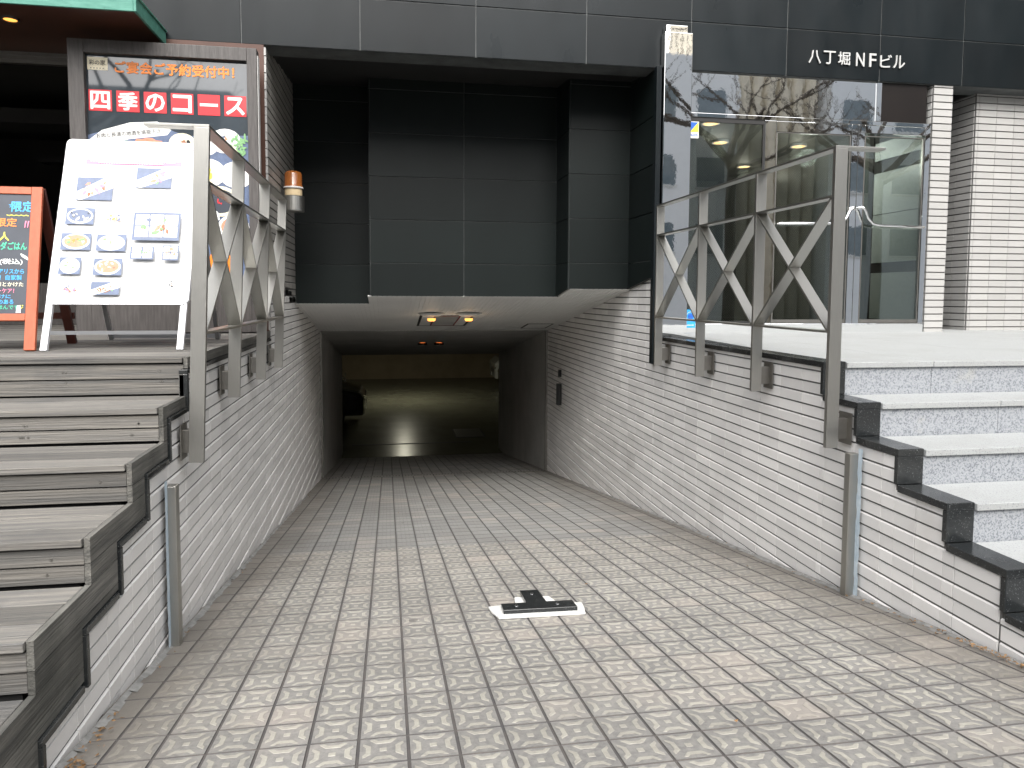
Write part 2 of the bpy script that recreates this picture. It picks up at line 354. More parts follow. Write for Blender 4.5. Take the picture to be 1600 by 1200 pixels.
        cc = N(t, 'ShaderNodeCombineColor'); [t.links.new(tv.outputs[0], cc.inputs[i]) for i in range(3)]
        m7 = N(t, 'ShaderNodeMix', data_type='RGBA', blend_type='MULTIPLY'); m7.inputs[0].default_value = 1; t.links.new(m6.outputs[2], m7.inputs[6]); t.links.new(cc.outputs[0], m7.inputs[7])
        t.links.new(m7.outputs[2], b.inputs['Base Color']); b.inputs['Roughness'].default_value = rough
        bp = N(t, 'ShaderNodeBump'); bp.inputs['Strength'].default_value = .25; bp.inputs['Distance'].default_value = .004
        t.links.new(n2.outputs[0], bp.inputs['Height']); t.links.new(bp.outputs[0], b.inputs['Normal'])
        return m
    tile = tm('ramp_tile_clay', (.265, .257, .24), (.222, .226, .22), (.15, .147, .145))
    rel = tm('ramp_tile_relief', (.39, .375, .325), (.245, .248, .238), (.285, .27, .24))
    o = mb.build('ramp_paving', [tile, mat('ramp_joint', (.065, .064, .066), rough=.9, var=.4, vscale=9, col2=(.11, .098, .088)), rel], kind='structure')
ramp()

# street side (behind the camera)
MB().box(-30, 30, -3.0, .94, -1.5, rz(.94)-.003).build('sidewalk', M_['pave'], kind='structure')
MB().box(-30, 30, -2.2-.9, -3.0, -1.6, rz(.94)+.0).build('kerb', M_['grey_granite'], kind='structure')
MB().box(-60, 60, -12, -3.1, -1.8, -1.36).build('road', M_['asphalt'], kind='structure')
MB().box(-60, 60, -40, -12, -1.8, -1.22).build('far_sidewalk', M_['pave'], kind='structure')
MB().face([(-200, -200, -1.9), (200, -200, -1.9), (200, .9, -1.9), (-200, .9, -1.9)]).build('ground', M_['asphalt'], kind='structure')

# ---------------- tiled retaining walls
def tiles_x(mb, x, side, y0, y1, zfun, zbot, pitch=(.2355, .0685), phase=(2.88, -1.112), mi=0, relief=.0036):
    """tiles on a wall plane x; side=+1: faces +x. zfun(y)->list of (ya,yb,ztop)"""
    PY, PZ = pitch
    j0 = int((y0-phase[0])/PY)-2; j1 = int((y1-phase[0])/PY)+2
    for j in range(j0, j1):
        ta, tb = phase[0]+j*PY+.0018, phase[0]+(j+1)*PY-.0018
        for (sa, sb, zt) in zfun:
            a, b = max(ta, sa, y0), min(tb, sb, y1)
            if b-a < .01: continue
            k0 = int((zbot(a)-phase[1])/PZ)-3; k1 = int((zt-phase[1])/PZ)+3
            for k in range(k0, k1):
                c, d = phase[1]+k*PZ+.0048, phase[1]+(k+1)*PZ-.0048
                d = min(d, zt)
                if d-c < .006 or d < zbot(b)-.12: continue
                rais = (k % 2 == 1)
                h = relief if rais else 0.
                e = .0055 if rais else .0015; eb = .001; ey = .0015
                X0 = x+side*.004; X1 = x+side*(.0085+h)
                full = (a == ta and b == tb)
                V = [(X0, a, c), (X0, b, c), (X0, b, d), (X0, a, d), (X1, a+ey, c+eb), (X1, b-ey, c+eb), (X1, b-ey, d-min(e, (d-c)*.4)), (X1, a+ey, d-min(e, (d-c)*.4))]
                Fc = [(4, 5, 6, 7), (0, 1, 5, 4), (1, 2, 6, 5), (2, 3, 7, 6), (3, 0, 4, 7)]
                if side < 0: Fc = [f[::-1] for f in Fc]
                tn_ = random.random()**1.6; mb.solid(V, [Fc[0], Fc[3], Fc[2], Fc[4]], mi, tn_); mb.solid(V, [Fc[1]], 1, tn_)

def profile(shift, zoff, yfar):
    segs = []; prev = yfar
    for yn, z in GR:
        segs.append((yn+shift, prev, z+zoff)); prev = yn+shift
    segs.append((1.2, prev, GR[-1][1]-.18+zoff)); return segs

def retaining_wall(name, x, side, label, zoff, shift):
    t = empty(name, label=label, cat='wall')
    mb = MB()
    pr = profile(shift, zoff, 6.2 if side < 0 else 6.2)
    pp = dict(pitch=(.2355, .0685), phase=(2.88, -1.112)) if side < 0 else dict(pitch=(.25, .0685), phase=(2.85, -1.112))
    tiles_x(mb, x, side, 1.2, 6.2, pr, rz, **pp)
    pr2 = [(6.2, 10.6, .12 if side < 0 else 1.3)]
    # deeper part under the cladding, up to the sloping ceiling
    n = 40
    segs = [(6.2+4.4*i/n, 6.2+4.4*(i+1)/n, 1.16-.16*(6.2+4.4*(i+.5)/n)+.05) for i in range(n)]
    PY = pp['pitch'][0]; ph_ = pp['phase'][0]
    segs2 = []
    for j in range(int((6.2-ph_)/PY)-1, int((10.6-ph_)/PY)+2):
        a, b = ph_+j*PY, ph_+(j+1)*PY
        a, b = max(a, 6.2), min(b, 10.6)
        if b > a:
            zt = 1.16-.16*a+.05 if side < 0 else 1.16-.16*a+.05
            segs2.append((a, b, zt))
    tiles_x(mb, x, side, 6.2, 10.6, segs2, rz, **pp)
    mb.build('wall_tiles', [M_['walltile'], M_['grout']], t)
    # backing wall (grout plane)
    bk = MB(); d = .14*side
    for sa, sb, zt in pr: bk.box(x-side*(.14 if side < 0 else .018), x+side*.0035, sa, sb, rz(sb)-.3, zt)
    bk.box(x-side*.14, x+side*.0035, 6.2, 10.6, rz(10.6)-.3, 1.16-.16*6.2 if side > 0 else 1.16-.16*6.2)
    bk.build('wall_backing', M_['grout'], t)
    return t
# right wall faces -x, left wall faces +x ; tile face ends up 1 cm proud so wall core planes sit behind
rw = retaining_wall('tiled_retaining_wall', XRt+.012, -1, 'pale tiled ramp wall on the right below the granite steps, stepped top edge with wide black stone coping', -.03, .03)
lw = retaining_wall('tiled_retaining_wall', XL-.012, 1, 'pale tiled ramp wall on the left below the weathered timber steps, with thin black edging', -.022, .03)

# black coping on the right wall: treads and risers
def coping_right(parent):
    mb = MB(); x0, x1 = XRt-.012, XRt+.125; th = .03
    ys = [6.15]+[g[0] for g in GR]+[1.75]
    zs = [g[1] for g in GR]+[GR[-1][1]-.18]
    for i in range(len(zs)):
        ya, yb, z = ys[i+1], ys[i], zs[i]
        mb.box(x0, x1, ya, yb, z-th, z+.004)
        if i < len(zs)-1:
            mb.box(x0, x1, ya+.001, ya+th*.9, zs[i+1]+.0045, z-th-.0005)
    mb.build('stone_coping', M_['black_stone'], parent, bevel=.003)
coping_right(rw)
def edging_left(parent):
    mb = MB(); x0, x1 = XL-.03, XL+.012; th = .022
    ys = [6.8]+[g[0]+.03 for g in GR]+[1.6]
    zs = [g[1] for g in GR]+[GR[-1][1]-.18]
    for i in range(len(zs)):
        ya, yb, z = ys[i+1], ys[i], zs[i]
        if i: mb.box(x0, x1, ya, yb-th-.001, z-th, z)
        else: mb.box(x0, x1, ya, 6.15, z-th, z)
        if i < len(zs)-1: mb.box(x0, x1, ya, ya+th, zs[i+1]-th, z-th-.0005)
    mb.build('stone_edging', M_['black_stone'], parent, bevel=.003)
edging_left(lw)

# ---------------- granite steps and terrace on the right
st = empty('granite_staircase', label='speckled grey granite steps leading up to the glass entrance terrace on the right', cat='steps')
tr = MB(); ri = MB()
x0, x1 = XRt+.127, 9.2
for i, (yn, z) in enumerate(GR):
    yb = GR[i-1][0] if i else 6.56
    lens = [1.55, 1.5] if i else [1.5]
    x = x0; k = 0; off = .55+.4*((i*37) % 5)/5
    while x < x1-.01:
        xe = min(x+(off if k == 0 else .9 if i else 1.2), x1)
        if i: tr.box(x, xe-.003, yn-.012, yb+.0, z-.032, z, tone=random.random())
        else:
            tr.box(x, xe-.003, yn-.012, yn+.6, z-.032, z, tone=random.random())
        ri.box(x, xe-.003, yn+.004, yn+.03, z-.19 if i < len(GR)-1 else z-.2, z-.0335, tone=random.random())
        x = xe; k += 1
tr.build('tread', M_['white_granite'], st, bevel=.003)
ri.build('riser', M_['grey_granite'], st)
core = MB()
for i, (yn, z) in enumerate(GR): core.box(x0+.01, x1, yn+.031, (GR[i-1][0]+.03 if i else 4.15), -2, z-.034)
core.build('concrete_core', M_['grout'], st)
te = MB()
for i in range(8):
    for j in range(4):
        xa = x0+.9*i-.3; xb = min(xa+.897, x1); ya = 4.151+.61*j; yb = ya+.608
        xa = max(xa, x0)
        if xb > xa: te.box(xa, xb, ya, yb, -.40, -.371, tone=random.random(), fn=lambda x_, y_, z_: (x_, y_, z_+(y_-4.15)*.014))
te.box(x0-.1, x1, 4.16, 6.2, -.6, -.402)
te.build('terrace_paving', M_['white_granite'], kind='structure')

# ---------------- timber steps on the left, laid over the old steps
WS = [(3.68, -.312), (3.28, -.500), (2.88, -.655), (2.48, -.81), (2.09, -.968), (1.69, -1.125)]
dk = empty('timber_staircase', label='weathered grey timber steps and deck in front of the restaurant on the left', cat='steps')
tp = MB(); rp_ = MB(); vd = MB()
xl0, xl1 = -5.65, -1.0
for i, (yn, z) in enumerate(WS):
    yb = WS[i-1][0] if i else 8.4
    y = yn-.012; wdt = .1345 if i else .122
    first = True
    while y < yb-.02:
        ye = min(y+wdt, yb+.01)
        xs = [xl0, xl0+random.uniform(.8, 2.0), xl1] if random.random() < .5 else [xl0, xl1]
        for a, b in zip(xs, xs[1:]): tp.box(a, b-.003, y, ye-.008, z-.028, z-random.uniform(0, .0025), tone=random.random())
        y = ye
    zn = WS[i+1][1] if i < len(WS)-1 else z-.16
    hgt = (z-.036)-(zn+.006); hh = (hgt-.007)/2
    for k in range(2):
        za = zn+.006+k*(hh+.007)
        rp_.box(xl0, xl1-.003, yn+.004, yn+.03, za, za+hh, tone=random.random())
    vd.box(xl0, xl1-.03, yn+.032, (WS[i-1][0]+.03 if i else 8.4), -2.2, z-.030)
tp.build('tread_boards', M_['wood'], dk, bevel=.003)
for i in range(60):
    yn, z = WS[random.randrange(0, 5)]; x = random.choice([-1.1, -1.55, -2.0, -2.45])+random.uniform(-.02, .02)
    zz = z-random.choice([.07, .12]); c_ = [(x+.004*math.cos(a_*math.pi/4), yn+.0015, zz+.004*math.sin(a_*math.pi/4)) for a_ in range(8)]; rp_.prism(c_, (0, .004, 0), 1)
rp_.build('riser_boards', [M_['wood'], M_['steel_dark']], dk)
vd.build('shadow_void', M_['void'], dk)
# side skirt boards: between the timber profile and the black edging
sk = MB()
def wood_top(y):
    for yn, z in WS:
        if y >= yn: return z
    return WS[-1][1]-.157
def gran(y):
    for yn, z in GR:
        if y >= yn+.03: return z
    return GR[-1][1]-.18
cuts = sorted(set([6.2, 1.4]+[w_[0] for w_ in WS]+[g[0]+.03 for g in GR]))
zb = sorted(set([round(w_[1], 3) for w_ in WS]+[round(w_[1]-.088, 3) for w_ in WS]), reverse=True)
levels = [0.]+[]
for a, b in zip(cuts, cuts[1:]):
    mid = (a+b)/2; zt, zlo = wood_top(mid)+.001, gran(mid)+.001
    if zt-zlo < .004: continue
    edges = [zt]+[z_ for z_ in zb if zlo+.004 < z_ < zt-.004]+[zlo]
    for p, q in zip(edges, edges[1:]):
        sk.box(XL-.020, XL-.001, a+.0, b-.0, q+.0015, p-.0015, tone=(abs(hash((round(p, 2)))) % 97)/97)
skirt = sk.build('side_skirt', M_['wood_side'], dk)
# screw heads and the mouldy deck edge board

# ---------------- office building: cladding, recess, tunnel
ob = empty('office_building', label='office building clad in dark metal panels over the ramp opening, with tiled piers', cat='building')
fa = MB(); fj = MB()
seam = [-6.0, -5.02, -4.06, -3.1, -2.13, -1.17, -.215, .765, 1.75, 2.73, 3.67, 4.63, 5.52, 6.5, 7.46, 8.42]
zr = [2.045, 2.475, 2.905, 3.34, 3.77, 4.2, 4.64]
for a, b in zip(seam, seam[1:]):
    for c, d in zip(zr, zr[1:]):
        fa.box(a+.005, b-.005, 6.18, 6.21, c+.005, d-.005, tone=random.random())
fj.box(-6, 8.42, 6.188, 6.45, 2.047, 4.64)
fa.build('fascia_panels', M_['panel'], ob, bevel=.002); fj.build('fascia_backing', M_['joint'], ob)
MB().box(-6, 9, 6.46, 7.9, 4.0, 12).build('upper_wall', M_['panel'], ob)
# recess cladding
rc = MB(); rj = MB()
RZ = [-.55, -.11, .325, .765, 1.20, 1.635, 2.07, 2.5]
def ceil_z(y): return 1.16-.16*y
def clad(xa, xb, y, splits, zs0):
    xs = [xa]+splits+[xb]
    for p, q in zip(xs, xs[1:]):
        for c, d in zip(RZ, RZ[1:]):
            c2 = max(c, zs0)
            if d-c2 > .02: rc.box(p+.003, q-.003, y, y+.03, c2+.003, d-.003, tone=random.random())
    rj.box(xa, xb, y+.008, y+.05, zs0+.001, 2.5)
clad(-.98, -.17, 7.88, [], ceil_z(7.88))
clad(-.172, 1.80, 7.35, [.788], ceil_z(7.35))
clad(1.785, 2.43, 6.85, [], ceil_z(6.85))
# side returns
for (x, ya, yb, s_) in ((-.172, 7.35, 7.88, -1), (1.785, 6.85, 7.35, -1)):
    for c, d in zip(RZ, RZ[1:]):
        za, zb_ = max(c, ceil_z(ya)), max(c, ceil_z(yb))
        if d-za > .02: rc.prism([(x-.012, ya+.004, za+.004), (x-.012, yb-.003, zb_+.004), (x-.012, yb-.003, d-.003), (x-.012, ya+.004, d-.003)], (.012, 0, 0), tone=random.random())
    rj.box(x+.001, x+.05, ya+.04, yb+.05, ceil_z(ya), 2.5)
# right return wall, x = 2.43, from the fascia back to y 6.85, bottom edge follows the ceiling
for c, d in zip(RZ, RZ[1:]):
    za, zb_ = max(c, ceil_z(6.19)-.0), max(c, ceil_z(6.85))
    if d < ceil_z(6.85)+.02: continue
    rc.prism([(2.40, 6.19, za+.004), (2.40, 6.85, zb_+.004), (2.40, 6.85, d-.004), (2.40, 6.19, d-.004)], (.03, 0, 0), tone=random.random())
rc.build('recess_panels', M_['panel_in'], ob, bevel=.0015); rj.build('recess_backing', M_['joint'], ob)
# outer cover strip in front of the return wall (runs down beside the railing)
MB().box(2.385, 2.432, 6.12, 6.19, -.62, 2.05).build('corner_strip', M_['panel'], ob, bevel=.003)
# soffit above the recess
mb = MB(); mb.prism([(-1.6, 6.2, 2.046), (-1.6, 7.95, 2.24), (-1.6, 7.95, 2.5), (-1.6, 6.2, 2.5)], (4.1, 0, 0)); mb.build('recess_soffit', M_['black'], ob)
# left tiled side wall of the restaurant wing
mb = MB()
tiles_x(mb, XL-.012, 1, 6.2, 7.9, [(6.2+.2355*i, 6.2+.2355*(i+1), 2.06+.025*i) for i in range(8)], lambda y: ceil_z(y)+.13, phase=(6.2, -1.112))
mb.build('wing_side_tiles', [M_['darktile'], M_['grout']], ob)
mb = MB(); mb.box(-1.2, XL-.008, 6.2, 9.5, -.3, 2.5); mb.build('wing_core', M_['grout'], ob)
mb = MB(); mb.box(-1.80, XL-.012, 6.165, 6.2, -.31, 2.044); mb.build('wing_front_board', M_['soffit_wood'], ob)
mb = MB()
for k in range(-8, 34):
    c, d = -.3+k*.0685, -.3+(k+1)*.0685-.006
    if c >= -.3 and d < 2.04: mb.box(-1.035, XL+.004, 6.172-(.006 if k % 2 else 0), 6.2, c, d, tone=random.random())
mb.build('wing_corner_tiles', M_['piertile'], ob)

# tunnel ceiling, sloping with the ramp
cg = MB()
x = XL-.02; n = 0
while x < XRt+.02:
    ys_ = 7.885 if x < -.20 else 7.355 if x < 1.785 else 6.855
    cg.prism([(x, ys_, ceil_z(ys_)), (x+.042, ys_, ceil_z(ys_)), (x+.042, 10.6, ceil_z(10.6)), (x, 10.6, ceil_z(10.6))], (0, 0, .012)); x += .05
for xa_, xb_, ys_ in ((XL-.1, -.165, 7.90), (-.164, 1.80, 7.37), (1.801, XRt+.1, 6.87)): cg.prism([(xa_, ys_, ceil_z(ys_)+.004), (xb_, ys_, ceil_z(ys_)+.004), (xb_, 10.6, ceil_z(10.6)+.004), (xa_, 10.6, ceil_z(10.6)+.004)], (0, 0, .05))
cg.build('ramp_ceiling', M_['ceiling'], ob)
mb = MB(); mb.prism([(XL-.1, 10.601, ceil_z(10.6)-.006), (XRt+.1, 10.601, ceil_z(10.6)-.006), (XRt+.1, 15.3, ceil_z(15.3)), (XL-.1, 15.3, ceil_z(15.3))], (0, 0, .06)); mb.build('inner_ceiling', M_['plaster'], ob)
mb = MB(); mb.box(XL-.3, XL+.012, 10.602, 15.3, -3.9, -.3); mb.build('inner_wall_left', M_['plaster'], ob)
mb = MB(); mb.box(XRt-.012, XRt+.3, 10.602, 15.3, -3.9, -.3); mb.build('inner_wall_right', M_['plaster'], ob)
mb = MB(); mb.box(XL-.012, XL+.03, 10.55, 10.60, rz(10.6)-.1, ceil_z(10.6)); mb.build('shutter_guide', M_['steel_dark'], ob); MB().box(XRt-.03, XRt+.012, 10.55, 10.60, rz(10.6)-.1, ceil_z(10.6)).build('shutter_guide', M_['steel_dark'], ob)
mb = MB()
mb.box(-9, 12, 28.6, 28.8, -3.6, -.9); mb.box(-9.2, -9, 15, 28.8, -3.6, -.9); mb.box(12, 12.2, 15, 28.8, -3.6, -.9)
mb.box(-9, XL-.301, 15.2, 15.3, -3.6, -.9); mb.box(XRt+.301, 12, 15.2, 15.3, -3.6, -.9); mb.build('garage_walls', M_['garage_wall'], ob)
MB().box(-9.2, 12.2, 15.301, 28.8, -1.1, -.9).build('garage_ceiling', M_['plaster'], ob)
MB().box(-9.2, 12.2, 14.74, 28.8, -3.7, -3.385).build('garage_floor', M_['garage'], kind='structure')
MB().box(.2-1.0, 1.9, 15.95, 16.03, -3.39, -3.380).build('floor_channel', M_['black'], kind='structure')
# upper floors behind and roof so that no light leaks in
mb = MB(); mb.box(-9, 12, 7.96, 28.8, 3.4, 3.6); mb.box(-1.2, 2.44, 7.95, 15.2, 2.5, 2.6); mb.build('floor_slab', M_['grout'], ob)
mb = MB(); mb.box(-1.3, -1.2, 8.4, 15.2, -3.9, 3.4); mb.build('core_wall', M_['grout'], ob); MB().box(2.75, 2.79, 7.95, 15.2, -3.9, 3.4).build('core_wall', M_['grout'], ob)

# tiled pier between entrance and right corner
def pier(x0, x1, y0, y1, name, label, joints):
    t = empty(name, label=label, cat='pillar')
    mb = MB(); k = 0; z = -.37
    while z < 2.04:
        zt = min(z+.0685-.009, 2.045)
        xs = [x0]+[j for j in joints if x0 < j < x1]+[x1]
        for a, b in zip(xs, xs[1:]): mb.box(a+.002, b-.002, y0-.008, y0+.01, z+.003, zt, tone=random.random())
        yy = y0+.012
        while yy < y1:
            ye = min(yy+.2, y1)
            mb.box(x0-.006, x0+.01, yy, ye-.004, z+.003, zt, tone=random.random()); mb.box(x1-.01, x1+.006, yy, ye-.004, z+.003, zt, tone=random.random()); yy = ye
        z += .0685
    mb.build('pier_tiles', M_['piertile'], t)
    MB().box(x0+.001, x1-.001, y0+.0005, y1, -.37, 2.046).build('pier_core', M_['grout'], t)
pier(5.228, 5.438, 6.20, 6.75, 'tiled_pillar', 'narrow pale tiled pillar one tile wide at the right side of the glass doors', [])
pier(5.87, 9.0, 6.38, 6.95, 'tiled_pillar', 'broad pale tiled pillar at the far right edge beyond the dark gap', [5.90+.205*i for i in range(16)])
MB().box(5.439, 5.87, 6.9, 6.95, -.37, 2.05).build('dark_gap_panel', M_['black'], ob)
MB().box(9.0, 9.4, 3.6, 7, -.37, 4).build('end_wall', M_['grout'], ob)

# ---------------- entrance: mirror column, transom, glass, doors
MB().box(2.44, 2.70, 6.08, 6.17, -.36, 2.335).box(2.455, 2.655, 6.09, 6.17, 2.336, 2.40).build('mirror_column', M_['chrome'], label='tall mirror polished steel column at the left corner of the glass entrance', cat='column', bevel=.004)
en = empty('glass_entrance', label='glass entrance front framed in mirror polished steel with wire mesh panes', cat='entrance')
yg = 6.215
MB().box(2.71, 4.625, yg, yg+.05, 1.682, 2.30).build('transom_mirror', M_['chrome'], en)
MB().box(4.684, 5.17, yg, yg+.05, 1.682, 2.30).build('transom_brown', mat('brown_mirror', (.013, .010, .009), rough=.3, var=.3, vscale=3), en)
mb = MB()
mb.box(2.71, 5.225, yg-.012, yg+.06, 1.640, 1.678); mb.box(4.627, 4.682, yg-.010, yg+.05, 1.680, 2.043)
for a, b in ((3.490, 3.603), (4.382, 4.449), (4.452, 4.519), (5.167, 5.222)): mb.box(a, b, yg-.010, yg+.04, -.256, 1.639)
mb.box(2.71, 5.225, yg-.014, yg+.04, -.36, -.258)
mb.box(2.71, 2.735, yg-.008, yg+.04, -.256, 1.639)
mb.box(3.604, 4.381, yg-.009, yg+.03, 1.54, 1.638); mb.box(4.520, 5.166, yg-.009, yg+.03, 1.564, 1.638)
mb.build('steel_frame', M_['chrome'], en, bevel=.003)
MB().box(2.736, 3.489, yg, yg+.012, -.255, 1.638).build('side_pane', M_['glass'], en)
MB().box(2.736, 3.489, yg-.004, yg+.02, 1.60, 1.637).box(3.472, 3.489, yg-.004, yg+.02, -.25, 1.599).box(2.736, 3.489, yg-.004, yg+.02, -.2555, -.235).build('pane_gasket', M_['black'], en)
for a, b in ((3.607, 4.378), (4.523, 5.163)):
    d = MB().box(a, b, yg, yg+.012, -.253, 1.535 if a < 4 else 1.56).build('door', M_['glass'], en)
    MB().box(a, b, yg-.004, yg+.02, -.2535, -.220).box(a, a+.012, yg-.004, yg+.02, -.2195, 1.53).box(b-.012, b, yg-.004, yg+.02, -.2195, 1.53).box(a, b, yg-.004, yg+.02, 1.532, 1.5395).build('door_edge', M_['steel_dark'], d)
    h = MB()
    if a < 4: pts = [(3.635, .681), (3.95, .69), (4.22, .695), (4.28, .71), (4.32, .75), (4.35, .817), (4.378, .845), (4.406, .85)]
    else: pts = [(4.47, .85), (4.50, .845), (4.52, .817), (4.547, .75), (4.594, .70), (4.66, .686), (4.885, .681), (5.148, .676)]
    h.tube([(x_, yg-.065, z_) for x_, z_ in pts], .013, 10)
    for e in (pts[0], pts[-1]): h.tube([(e[0], yg-.065, e[1]), (e[0], yg, e[1])], .011, 8)
    h.build('push_bar', M_['chrome'], d, smooth=True)
# wire mesh inside the panes: fine diagonal wires
wm = MB()
for (a, b, z0, z1) in ((2.736, 3.472, -.235, 1.60), (3.62, 4.366, -.22, 1.53)):
    s_ = .024; n = int(((b-a)+(z1-z0))/s_)
    for k in range(n):
        c = k*s_
        for dr in (1, -1):
            xa, za = (a+c, z0) if c < b-a else (b, z0+c-(b-a))
            xb, zb2 = (a, z0+c) if c < z1-z0 else (a+c-(z1-z0), z1)
            if dr < 0: xa, xb = a+b-xa, a+b-xb
            wm.bar((xa, yg+.006, za), (xb, yg+.006, zb2), (.0011, 0, 0), (0, .0011, 0))
wm.build('wire_mesh', M_['steel_dark'], en)
# lobby behind
lb = empty('entrance_lobby', label='dim lobby room seen behind the wired glass, with stone walls', cat='room')
mb = MB(); mb.box(2.80, 5.5, 10.8, 10.9, -.36, 2.0); mb.box(2.80, 2.85, 6.3, 10.8, -.36, 2.0)
mb.box(5.26, 5.30, 7.0, 10.79, -.36, 2.0); mb.box(3.3, 3.75, 9.2, 9.6, -.36, 1.9); mb.build('lobby_wall', M_['lobby_wall'], lb)
mb = MB(); mb.box(5.195, 5.25, 6.98, 7.05, -.36, 1.95); mb.box(5.205, 5.232, 6.27, 6.98, -.36, 1.95); mb.build('side_wall', M_['black'], lb)
mb = MB()
for c, d in ((-.235, .255), (.365, .873), (.88, 1.315), (1.45, 1.635)): mb.box(5.190, 5.204, 6.275, 6.95, c, d)
mb.build('stone_panel', M_['lobby_panel'], lb)
MB().box(2.8, 5.3, 6.27, 10.9, 1.845, 2.04).build('lobby_ceiling', mat('lobby_ceiling', (.13, .125, .11), rough=.6, var=.2), lb)
MB().box(2.8, 5.3, 6.26, 10.9, -.6, -.345).build('lobby_floor', mat('lobby_floor', (.10, .10, .09), rough=.25, var=.3), lb)
mb = MB(); mb.box(4.0, 5.1, 10.2, 10.7, -.345, .52); mb.build('reception_counter', M_['lobby_wall'], lb)
for i, (x_, y_) in enumerate([(3.38, 7.12), (3.91, 7.97), (4.96, 9.37), (4.94, 8.0)]):
    t = empty('lobby_downlight', label=['lit lobby ceiling lamp nearest the steel column at top left of the glass', 'lit lobby ceiling lamp second down from the top left one', 'lit lobby ceiling lamp lowest in the left pane', 'lit lobby ceiling lamp seen through the left door leaf'][i], cat='lamp', group='lit ceiling lamps in the lobby')
    MB().lathe((x_, y_, 1.815), [(0, 0), (.075, 0), (.075, .02), (0, .02)], 16).build('lamp_disc', M_['lamp_warm'], t)
    MB().lathe((x_, y_, 1.82), [(.076, -.004), (.095, -.004), (.095, .025), (.076, .025)], 16).build('trim_ring', M_['white_trim'], t)
    l = bpy.data.lights.new('lamp_light', 'POINT'); l.energy = 1.3; l.color = (1, .92, .8); l.shadow_soft_size = .08
    lo = bpy.data.objects.new('lamp_light', l); COL.objects.link(lo); lo.location = (x_, y_, 1.72); lo.parent = t
l = bpy.data.lights.new('panel_fill_light', 'POINT'); l.energy = 14; l.color = (1, 1, .96); l.shadow_soft_size = .1  # added fill light without a fixture, brightens the stone panels behind the doors
lo = bpy.data.objects.new('panel_fill_light', l); COL.objects.link(lo); lo.location = (4.5, 7.1, 1.5); lo.parent = lb
# stickers
t = empty('security_sticker', label='small white sticker with blue and yellow triangles at the top corner of the left pane', cat='sticker')
sx0, sx1, sz0, sz1 = 2.74, 2.832, 1.448, 1.598
MB().box(sx0, sx1, yg-.006, yg-.003, sz0, sz1).build('backing_card', M_['white'], t)
zz = sz0+.055
MB().face([(sx0+.006, yg-.008, zz), (sx1-.004, yg-.008, sz1-.006), (sx0+.006, yg-.008, sz1-.006)]).build('blue_triangle', M_['blue'], t)
MB().face([(sx0+.006, yg-.0085, zz), (sx1-.004, yg-.0085, zz), (sx1-.004, yg-.0085, sz1-.006)]).build('yellow_triangle', M_['yellow'], t)
text_mesh('ALSOK', .022, ((sx0+sx1)/2, yg-.009, sz0+.03), (1, 0, 0), (0, 0, 1), M_['blue'], 'sticker_lettering', t, width=.078, bold=.02)
t = empty('camera_sticker', label='bright blue square sticker with a round emblem low on the left pane', cat='sticker')
MB().box(2.737, 2.835, yg-.018, yg-.015, -.296, -.125).build('backing_card', M_['skyblue'], t)
mb = MB(); mb.face([(2.786+.028*math.cos(a/16*2*math.pi), yg-.020, -.19+.028*math.sin(a/16*2*math.pi)) for a in range(16)]); mb.build('round_emblem', M_['blue'], t)
mb = MB()
for a in range(24):
    p, q = a/24*2*math.pi, (a+1)/24*2*math.pi
    mb.face([(2.786+r_*math.cos(h_), yg-.0205, -.19+r_*math.sin(h_)) for r_, h_ in ((.04, p), (.044, p), (.044, q), (.04, q))])
mb.build('emblem_ring', M_['white'], t)
mb = MB()
for i in range(7): mb.box(2.751+i*.010, 2.758+i*.010, yg-.020, yg-.0185, -.275, -.266)
mb.build('small_print', M_['white'], t)

# building name in cut steel letters
t = empty('building_name_letters', label='steel lettering naming the building on the dark fascia at the upper right', cat='lettering')
LET = "八丁堀NFビル"
xc = [3.925, 4.075, 4.225, 4.392, 4.522, 4.66, 4.80]
for ch, xx in zip(LET, xc):
    hh = .118 if ord(ch) > 255 else .122
    wd = .12 if ord(ch) > 255 else (.085 if ch == 'N' else .07)
    text_mesh(ch, hh, (xx+.02, 6.176, 2.232), (1, 0, 0), (0, 0, 1), M_['letter'] if 'letter' in M_ else M_.setdefault('letter', mat('satin_letter', (.72, .72, .70), rough=.4, metal=.6, var=.1)), 'letter', t, depth=.012, width=wd, bold=.012)

# ---------------- tunnel fittings
def frame_panel(name, label, x0, x1, y0, y1, w_, m, inner=None):
    t = empty(name, label=label, cat='hatch'); mb = MB()
    cz = lambda y: ceil_z(y)-.004
    def strip(a, b, c, d): mb.prism([(a, c, cz(c)), (b, c, cz(c)), (b, d, cz(d)), (a, d, cz(d))], (0, 0, .01))
    strip(x0, x1, y0, y0+w_); strip(x0, x1, y1-w_, y1); strip(x0, x0+w_, y0+w_, y1-w_); strip(x1-w_, x1, y0+w_, y1-w_)
    mb.build('hatch_frame', m, t)
    mb = MB(); mb.prism([(x0+w_, y0+w_, ceil_z(y0+w_)-.002), (x1-w_, y0+w_, ceil_z(y0+w_)-.002), (x1-w_, y1-w_, ceil_z(y1-w_)-.002), (x0+w_, y1-w_, ceil_z(y1-w_)-.002)], (0, 0, .01)); mb.build('hatch_plate', M_['ceiling'], t)
frame_panel('ceiling_hatch', 'dark framed square access hatch in the ramp ceiling between the lamps', .40, 1.08, 8.85, 9.95, .03, M_['black'])
frame_panel('red_ceiling_frame', 'thin red framed plate mounted inside the larger ceiling hatch', .58, .92, 8.9, 9.93, .02, mat('red_steel', (.25, .02, .02), rough=.5, var=.2))
frame_panel('ceiling_hatch', 'small plain access hatch at the right side of the ramp ceiling', 1.95, 2.33, 9.75, 10.3, .02, M_['black'])
